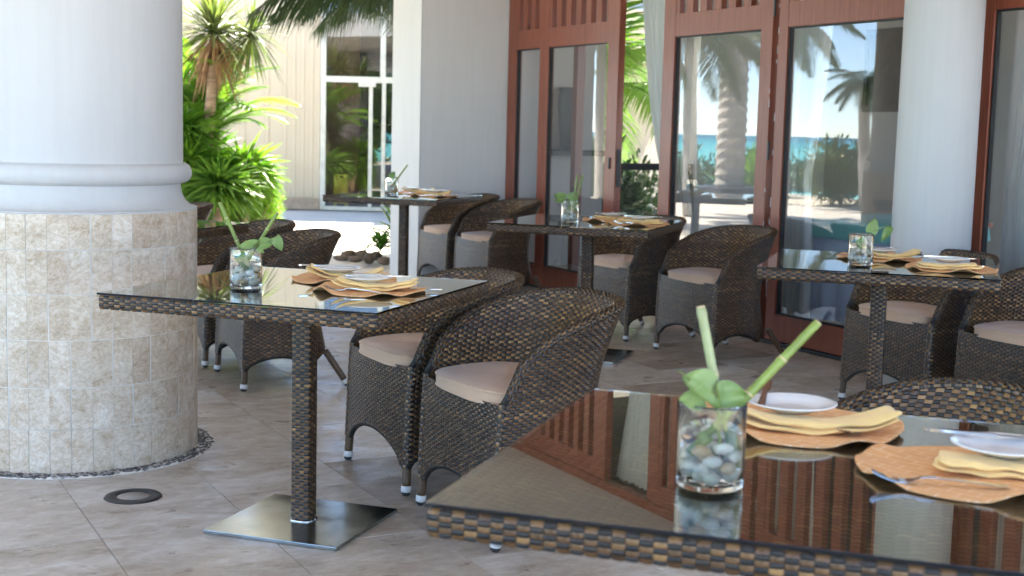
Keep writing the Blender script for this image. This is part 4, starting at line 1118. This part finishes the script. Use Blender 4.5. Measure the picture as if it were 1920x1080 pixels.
# ---- leaves
def blade(V, F, p0, dirv, nrm, L, wd, droop, seg=4, curl=0.0, tip=.08):
    """a single tapering strap, folded a little along its middle"""
    d_ = dirv.normalized(); n = (nrm-d_*nrm.dot(d_)).normalized(); sd = d_.cross(n); o = len(V)
    for i in range(seg+1):
        s = i/seg; w_ = wd*(1-(abs(s-.35)/.65)**2*(1-tip)) if s > .35 else wd*(.45+.55*s/.35)
        c = p0+d_*(L*s*(1-.15*droop*s))+Vector((0, 0, -1))*(droop*L*s*s)+n*(curl*L*s*(1-s))
        V += [c-sd*w_*.5+n*w_*.18, c, c+sd*w_*.5+n*w_*.18]
    for i in range(seg):
        a = o+3*i; F.append((a, a+1, a+4, a+3)); F.append((a+1, a+2, a+5, a+4))
def pinnate(seed, L=1.6, n=34, arch=.5, leaflet=.42, wd=.028, hang=.5, rise=.5):
    rs = random.Random(seed); V = []; F = []
    P = lambda s: Vector((L*s*(1-.12*s), 0, rise*L*s-arch*L*1.5*s*s))
    pts = [P(k/12) for k in range(13)]; vs, fs = tube_data(pts, [.014*(1-.8*k/12)+.002 for k in range(13)], 5)
    V += vs; F += fs
    for k in range(n):
        s = .10+.90*k/(n-1); p = P(s); tg = (P(min(1, s+.02))-P(s-.02)).normalized()
        for sd in (-1, 1):
            l = leaflet*(math.sin(PI*min(1, .12+.88*s))**.6)*rs.uniform(.85, 1.1)
            dr = (Vector((0, sd, 0))*1.0+tg*(.55+.6*s)+Vector((0, 0, rs.uniform(-.15, .12)))).normalized()
            blade(V, F, p, dr, Vector((0, 0, 1)), l, wd*rs.uniform(.8, 1.15), hang*rs.uniform(.6, 1.3), 3)
    return V, F
def fan(seed, L=.55, n=26, wd=.035, droop=.18, spread=2.5):
    rs = random.Random(seed); V = []; F = []
    vs, fs = tube_data([Vector((-.45, 0, -.12)), Vector((-.2, 0, -.02)), Vector((0, 0, 0))], [.010, .008, .006], 5); V += vs; F += fs
    for k in range(n):
        a = (k/(n-1)*2-1)*spread; dr = Vector((math.cos(a), math.sin(a), .12+.10*math.cos(k*PI)))
        blade(V, F, Vector((0, 0, 0)), dr, Vector((0, 0, 1)), L*(1-.18*abs(a)/spread)*rs.uniform(.92, 1.05), wd, droop*rs.uniform(.6, 1.6), 4)
    return V, F
def to_mesh(name, vf, mat):
    me = bpy.data.meshes.new(name); me.from_pydata([tuple(v) for v in vf[0]], [], vf[1]); me.materials.append(mat); me.update(); return me
def put(me, name, parent, loc, rz, ry=0, rx=0, sc=1):
    o = bpy.data.objects.new(name, me); C.objects.link(o); o.parent = parent; o.location = loc; o.rotation_euler = (rx, ry, rz); o.scale = (sc, sc, sc); return o
SAGO = [to_mesh('frond', pinnate(s, 1.15, 40, .42, .22, .020, .12, .75), M['sago_leaf']) for s in (1, 2)]
BEACH = [to_mesh('frond', pinnate(s, 2.3, 48, .48, .55, .034, .55, .45), M['beach_leaf']) for s in (13, 14)]
PALM = [to_mesh('frond', pinnate(s, 2.3, 48, .48, .55, .034, .55, .45), M['palm_leaf']) for s in (3, 4)]
DARK = [to_mesh('frond', pinnate(s, 2.4, 46, .42, .60, .026, .85, .22), M['palm_dark']) for s in (5, 6)]
FANS = [to_mesh('fan_leaf', fan(s, .64, 34, .050, .42), M['palm_leaf']) for s in (7, 8)]
FANB = [to_mesh('fan_leaf', fan(s, .58, 34, .048, .42), M['sago_leaf']) for s in (9, 10)]
SCALE_BLADE = []
def one_blade(mat, L, wd, droop, nm='leaf'):
    V, F = [], []; blade(V, F, Vector((0, 0, 0)), Vector((1, 0, 0)), Vector((0, 0, 1)), L, wd, droop, 5); return to_mesh(nm, (V, F), mat)
def rosette(name, label, cat, loc, mesh_list, n, tilt=(-1.1, .5), sc=(.85, 1.15), trunk=None, group=None, z=0, rot0=0, part='frond', seed=1):
    """leaves springing all round from (loc.x, loc.y, z)"""
    rs = random.Random(seed)
    t = thing(name, label, cat, tuple(loc), 0, group)
    for k in range(n):
        s = k/max(1, n-1); put(rs.choice(mesh_list), part, t, (0, 0, z+rs.uniform(-.04, .04)), rot0+k*2.399963+rs.uniform(-.2, .2), tilt[0]+(tilt[1]-tilt[0])*s+rs.uniform(-.12, .12), rs.uniform(-.2, .2), rs.uniform(*sc))
    if trunk:
        (bx, by), r0, r1, mat = trunk
        pts = [Vector((bx*(1-q)**1.5, by*(1-q)**1.5, z*q)) for q in [k/9 for k in range(10)]]
        vs, fs = tube_data(pts, [r0+(r1-r0)*k/9+(.004 if k % 2 else 0) for k in range(10)], 10); mesh_obj('trunk', vs, fs, mat, t, True)
    return t
def tuft(name, label, cat, loc, mat, n, L, wd, droop, elev=(.15, 1.4), z=0, group=None, seed=1, stuffname='foliage', parent=None, r0=.02):
    """many straps from one point, one foliage mesh"""
    rs = random.Random(seed); V, F = [], []
    for k in range(n):
        a = rs.uniform(0, 2*PI); e = rs.uniform(*elev); dr = Vector((math.cos(a)*math.cos(e), math.sin(a)*math.cos(e), math.sin(e)))
        blade(V, F, Vector((dr.x*r0, dr.y*r0, z+rs.uniform(0, .1))), dr, Vector((0, 0, 1)) if abs(e) < 1.2 else Vector((1, 0, .1)), L*rs.uniform(.7, 1.1), wd*rs.uniform(.8, 1.2), droop*rs.uniform(.4, 1.5), 4)
    if parent is not None: o = mesh_obj(stuffname, V, F, mat, parent)
    else:
        parent = thing(name, label, cat, tuple(loc), 0, group); o = mesh_obj(stuffname, V, F, mat, parent)
    return parent
def clump(name, label, loc, mat, r3, n, leaf=(.05, .022), seed=1, cat='shrub', group=None, up=.3, stems=True):
    """leafy shrub: thousands of small leaves gathered in uneven tufts"""
    rs = random.Random(seed); V, F = [], []; t = thing(name, label, cat, tuple(loc), 0, group)
    cs = []
    for k in range(max(8, n//90)):
        v = Vector((rs.gauss(0, 1), rs.gauss(0, 1), rs.gauss(0, 1))).normalized()*rs.uniform(.35, .95)
        cs.append((Vector((v.x*r3[0], v.y*r3[1], r3[2]*(1+v.z*.95))), rs.uniform(.18, .38)))
    for k in range(n):
        c, cr = rs.choice(cs); v = Vector((rs.gauss(0, .5), rs.gauss(0, .5), rs.gauss(0, .5)))*cr*max(r3)
        p = c+v
        if p.z < .02: p.z = .02+rs.random()*.1
        dr = (v.normalized()+Vector((rs.uniform(-.5, .5), rs.uniform(-.5, .5), rs.uniform(-.2, .6)+up))).normalized()
        blade(V, F, p, dr, Vector((rs.uniform(-1, 1), rs.uniform(-1, 1), 1)), leaf[0]*rs.uniform(.7, 1.3), leaf[1], .15, 2)
    o = mesh_obj('foliage', V, F, mat, t)
    if stems:
        parts = []
        for k in range(6):
            c = rs.choice(cs)[0]; parts.append(tube_data([Vector((rs.uniform(-.05, .05), rs.uniform(-.05, .05), 0)), c*.5+Vector((0, 0, .05)), c], [.02, .014, .006], 5))
        vs, fs = join(parts); mesh_obj('stems', vs, fs, M['bark'], t)
    return t
YD = 15.8
def px(u, y): return (u-960)/2541*y
def pz(u, v, y): return CH+(262+.025*(u-1300)-v)/2541*y*1.0
# yucca-like tree with a bare leaning trunk
YD = 14.9
P0 = c2w(px(398, YD), YD); zc = pz(398, 82, YD)
yt = thing('yucca_tree', 'slim bare-trunked yucca tree with a spiky head above the courtyard planting', 'tree', tuple(P0))
b0 = c2w(px(372, YD)-px(398, YD), 0)
pts = [Vector((b0.x*(1-q)**1.2, b0.y*(1-q)**1.2, zc*q)) for q in [k/11 for k in range(12)]]
vs, fs = tube_data(pts, [.068-.02*k/11+(.006 if k % 2 else 0) for k in range(12)], 12); mesh_obj('trunk', vs, fs, M['bark'], yt, True)
tuft('', '', '', None, M['yucca_leaf'], 190, .62, .034, .18, (-.55, 1.45), zc, seed=3, parent=yt, stuffname='green_leaves')
tuft('', '', '', None, M['dry_leaf'], 120, .55, .030, .35, (-1.2, -.15), zc-.12, seed=4, parent=yt, stuffname='dry_leaves')
hp = c2w(.42, -.1); 
V, F = [], []; rs = random.Random(5)
for k in range(90):
    a = rs.uniform(0, 2*PI); e = rs.uniform(-1.3, 1.0); dr = Vector((math.cos(a)*math.cos(e), math.sin(a)*math.cos(e), math.sin(e)))
    blade(V, F, Vector((hp.x, hp.y, zc+.02)), dr, Vector((.2, .1, 1)), .55*rs.uniform(.7, 1.1), .034, .25*rs.uniform(.4, 1.5), 4)
mesh_obj('side_head', V, F, M['yucca_leaf'], yt)
# sago palm
rosette('sago_palm', 'glossy sago palm with arching feather fronds right of the bare trunk', 'palm', c2w(px(388, 15.4), 15.4), SAGO, 30, (-1.0, .12), (.85, 1.1), ((.0, .0), .14, .12, M['bark']), None, pz(388, 262, 15.4), seed=2)
rosette('sago_palm', 'smaller sago palm against the column with fronds at trunk height', 'palm', c2w(px(335, 15.6), 15.6), SAGO, 22, (-.9, .2), (.8, 1.0), ((.0, .0), .14, .12, M['bark']), None, pz(335, 225, 15.6), seed=6)
# fan palms low
rosette('fan_palm', 'low fan palm with shining pleated leaves in the middle of the courtyard bed', 'palm', c2w(px(405, 14.3), 14.3), FANS, 20, (-1.1, .35), (.75, 1.0), ((0, 0), .06, .05, M['bark']), 'fan palms', .55, seed=8, part='fan_leaf')
rosette('fan_palm', 'low fan palm nearest the clad column, leaves hanging to the ground', 'palm', c2w(px(352, 14.7), 14.7), FANB, 18, (-1.0, .5), (.75, 1.0), ((0, 0), .06, .05, M['bark']), 'fan palms', .75, seed=9, part='fan_leaf')
rosette('fan_palm', 'pale fan palm leaning right below the sago fronds', 'palm', c2w(px(450, 15.2), 15.2), FANB, 14, (-.8, .5), (.6, .85), ((0, 0), .05, .04, M['bark']), 'fan palms', .60, seed=10, part='fan_leaf')
rosette('fan_palm', 'tall fan palm rising behind the sago palm against the cream wall', 'palm', c2w(px(362, 16.2), 16.2), FANB, 22, (-1.2, .5), (.9, 1.2), ((0, 0), .06, .05, M['bark']), 'fan palms', .72, seed=19, part='fan_leaf')
rosette('fan_palm', 'bright fan palm filling the middle of the bed below the bare trunk', 'palm', c2w(px(415, 15.6), 15.6), FANB, 22, (-1.2, .5), (.85, 1.1), ((0, 0), .06, .05, M['bark']), 'fan palms', .50, seed=20, part='fan_leaf')
rosette('fan_palm', 'fan palm at the right end of the bed beside the feathery shrub', 'palm', c2w(px(455, 14.8), 14.8), FANB, 20, (-1.1, .5), (.7, .95), ((0, 0), .05, .04, M['bark']), 'fan palms', .72, seed=21, part='fan_leaf')
rosette('fan_palm', 'fan palm against the clad column at mid height of the bare trunk', 'palm', c2w(px(345, 14.9), 14.9), FANB, 20, (-1.1, .5), (.7, .95), ((0, 0), .05, .04, M['bark']), 'fan palms', 1.12, seed=22, part='fan_leaf')
clump('feathery_shrub', 'lime green feathery shrub at the right end of the courtyard bed', c2w(px(478, 15.0), 15.0), M['bush_leaf'], (.26, .26, .36), 3600, (.07, .010), 4, group=None)
clump('feathery_shrub', 'low lime green shrub between the pots behind the left table', c2w(px(385, 14.6), 14.6), M['bush_leaf'], (.3, .25, .18), 2200, (.07, .014), 14, group=None)
for k, (u, y, lb) in enumerate(((398, 15.0, 'pale clay pot left of its twin under the lime shrub'), (450, 15.25, 'pale clay pot right of its twin under the lime shrub'))):
    o = lathe('clay_pot', [(0, 0), (.10, 0), (.15, .05), (.17, .28), (.19, .30), (.19, .34), (.165, .34), (.15, .30), (0, .29)], M['terracotta'], None, 28, tuple(c2w(px(u, y), y))); tag(o, lb, 'pot', 'pale clay pots')
bed = mesh_obj('planting_bed', [tuple(c2w(*p, .0)) for p in ((-5.6, 14.3), (-2.75, 14.3), (-2.85, 16.6), (-5.9, 16.6))], [(0, 1, 2, 3)], M['soil']); bed['kind'] = 'structure'
# dark palm hanging over from above, trunk hidden by the pier
tr = c2w(px(815, 12.4), 12.4)
dp = thing('coconut_palm', 'dark potted palm whose long hanging fronds fill the top between column and pier', 'palm', tuple(tr))
vs, fs = tube_data([Vector((.3, 0, 0)), Vector((.15, 0, 1.8)), Vector((0, 0, 2.5))], [.10, .08, .07], 12); mesh_obj('trunk', vs, fs, M['bark'], dp, True)
for k in range(16):
    rs2 = random.Random(100+k)
    put(DARK[k % 2], 'frond', dp, (0, 0, 2.56+rs2.uniform(-.06, .1)), CAMH+PI-.5+(k/15-.5)*1.7+rs2.uniform(-.1, .1), -.24+rs2.uniform(-.10, .12), rs2.uniform(-.35, .35), rs2.uniform(.50, .78))
# strappy plant and stone edging beside the pier
sp_ = tuft('agave', 'dark green strap-leaved plant beside the foot of the white pier', 'plant', c2w(px(752, 12.6), 12.6), M['palm_leaf'], 44, .62, .055, .35, (.15, 1.3), .12, seed=7)
tuft('bromeliad', 'low leafy plant with bright tips at the stone edging', 'plant', c2w(px(712, 12.3), 12.3), M['sago_leaf'], 60, .26, .03, .3, (.1, 1.2), .10, seed=17)
rs = random.Random(12)
for k in range(7):
    u = 640+k*13+rs.uniform(-3, 3); y = 12.15+rs.uniform(-.12, .12)+.35*(k % 2)
    V, F, MI = [], [], []; pebble(V, F, MI, (0, 0, .05), rs.uniform(.06, .10), rs.uniform(.05, .08), rs.uniform(.03, .055), rs.uniform(0, 3), 0, False)
    o = mesh_obj('edging_stone', V, F, M['stone'], None, True, None, tuple(c2w(px(u, y), y))); tag(o, 'rounded brown stone in the edging behind the table by the clad column', 'stone', 'brown edging stones')
# palms on the garden side, seen through the open doorway
for k, (X, Y, sc, lb) in enumerate(((-13.0, 7.3, .9, 'green palm straight behind the open doorway rail'), (-14.2, 8.6, 1.0, 'green palm behind the doorway, farther and to the right'), (-12.6, 6.2, .8, 'green palm behind the doorway, close to its left jamb'))):
    rosette('garden_palm', lb, 'palm', (X, Y, 0), PALM if k % 2 else SAGO, 24, (-1.1, .25), (.8*sc, 1.1*sc), ((.1, 0), .09, .08, M['bark']), 'palms behind the dining room', [.9, 1.7, .7, 1.3][k], seed=30+k)
clump('garden_shrub', 'dark green shrub filling the gap below the doorway palms', (-12.5, 7.6, 0), M['hedge_leaf'], (.5, 1.0, .45), 4200, (.11, .05), 33)
wl = box_obj('garden_wall', (-18.2, -18.0, 7.9, 16, 0, 3.4), M['cream_wall']); tag(wl, 'cream garden wall behind the doorway palms', 'wall')

# ================================================================== THE SEA SIDE (seen mirrored in the panes)
def mir(u, D):
    """place on the terrace's sea side that shows in the glass at picture column u, optical distance D"""
    p = c2w(px(u, D), D); return Vector((p.x, 2*(FACY+.033)-p.y, 0))
p = mir(1362, 25.8)
rp = thing('royal_palm', 'smooth grey palm trunk with shadow-stripe ridges, mirrored in the door left of the hinge gap', 'palm', (p.x, p.y, .25))
pts = []; rad = []
for k in range(150):
    z = k*.038; r_ = .27-.035*z/5.7; pts.append(Vector((0, 0, z))); rad.append(r_*(1+.10*max(0, math.sin(k*2*PI/5))))  # tilted ridges imitate stripes of shadow thrown across the trunk
vs, fs = tube_data(pts, rad, 24)
vs = [Vector((v.x, v.y, v.z+.45*v.x*(1 if v.z > .3 else 0))) for v in vs]
mesh_obj('trunk', vs, fs, M['grey_bark'], rp, True)
for k in range(14): put(PALM[k % 2], 'frond', rp, (0, 0, 5.6), k*2.4, -.2+.5*k/13, 0, 1.1)
o = box_obj('planter_ledge', (p.x-.75, p.x+.75, p.y-.75, p.y+.75, 0, .26), M['dark_metal'], None, .02); tag(o, 'dark square planter round the foot of the grey palm trunk', 'planter')
for k, (u, D, z, sc, ml, lb) in enumerate(((1280, 21, 2.75, .75, BEACH, 'coconut palm mirrored in the left part of the door before the hinge gap'),
        (1118, 19, 2.9, .75, BEACH, 'coconut palm mirrored at the top of the wide pane left of the doorway'),
        (1605, 24, 2.15, .42, BEACH, 'coconut palm mirrored left of the round column'),
        (1900, 22, 2.5, .9, BEACH, 'coconut palm mirrored in the rightmost glazed door'),
        (1455, 30, 3.6, .8, BEACH, 'coconut palm mirrored behind the hinge-side stile'))):
    q = mir(u, D); rosette('beach_palm', lb, 'palm', (q.x, q.y, 0), ml, 22, (-.7, .45), (.8*sc, 1.05*sc), ((.3, .1), .12, .09, M['grey_bark']), 'palms on the beach side', z, seed=50+k)
for k, (u, D, r3, lb) in enumerate(((1112, 27, (.8, .8, .55), 'grey-green shrub mirrored beside the wide pane of the doorway door'),
        (1280, 31, (1.5, 1.0, .26), 'low beach shrub mirrored at the left of the door before the hinge gap'),
        (1405, 29, (.8, .7, .42), 'bright green shrub mirrored right of the grey palm trunk'),
        (1470, 33, (1.3, .9, .26), 'low beach shrub mirrored behind the hinge gap'),
        (1570, 26, (.75, .7, .6), 'spiky pale shrub mirrored left of the round column'),
        (1660, 31, (1.6, .9, .25), 'low beach shrub mirrored behind the round column'),
        (1880, 28, (1.2, .9, .55), 'bushy shrub mirrored in the rightmost glazed door'),
        (1200, 32, (1.5, 1, .3), 'low beach shrub hidden behind the doorway'))):
    q = mir(u, D); clump('beach_shrub', lb, (q.x, q.y, -.05), M['sago_leaf'] if k in (2,) else M['hedge_leaf'] if k != 4 else M['yucca_leaf'], r3, 2600, (.16, .05), 60+k, group='shrubs on the beach side')
# dense garden trees out of view that darken the far glass doors' mirror image
for k, (X, Y) in enumerate(((5.2, -9.5), (7.2, -10.4), (9.0, -8.6))):
    clump('garden_tree', ('leftmost', 'middle', 'rightmost')[k]+' dense dark tree of the three mirrored in the far glass doors', (X, Y, 0), M['hedge_leaf'], (1.5, 1.5, 1.9), 3500, (.34, .15), 80+k, 'tree', 'trees mirrored in the far glass doors')
print('objects', len(bpy.data.objects), 'floor tiles', ntile)
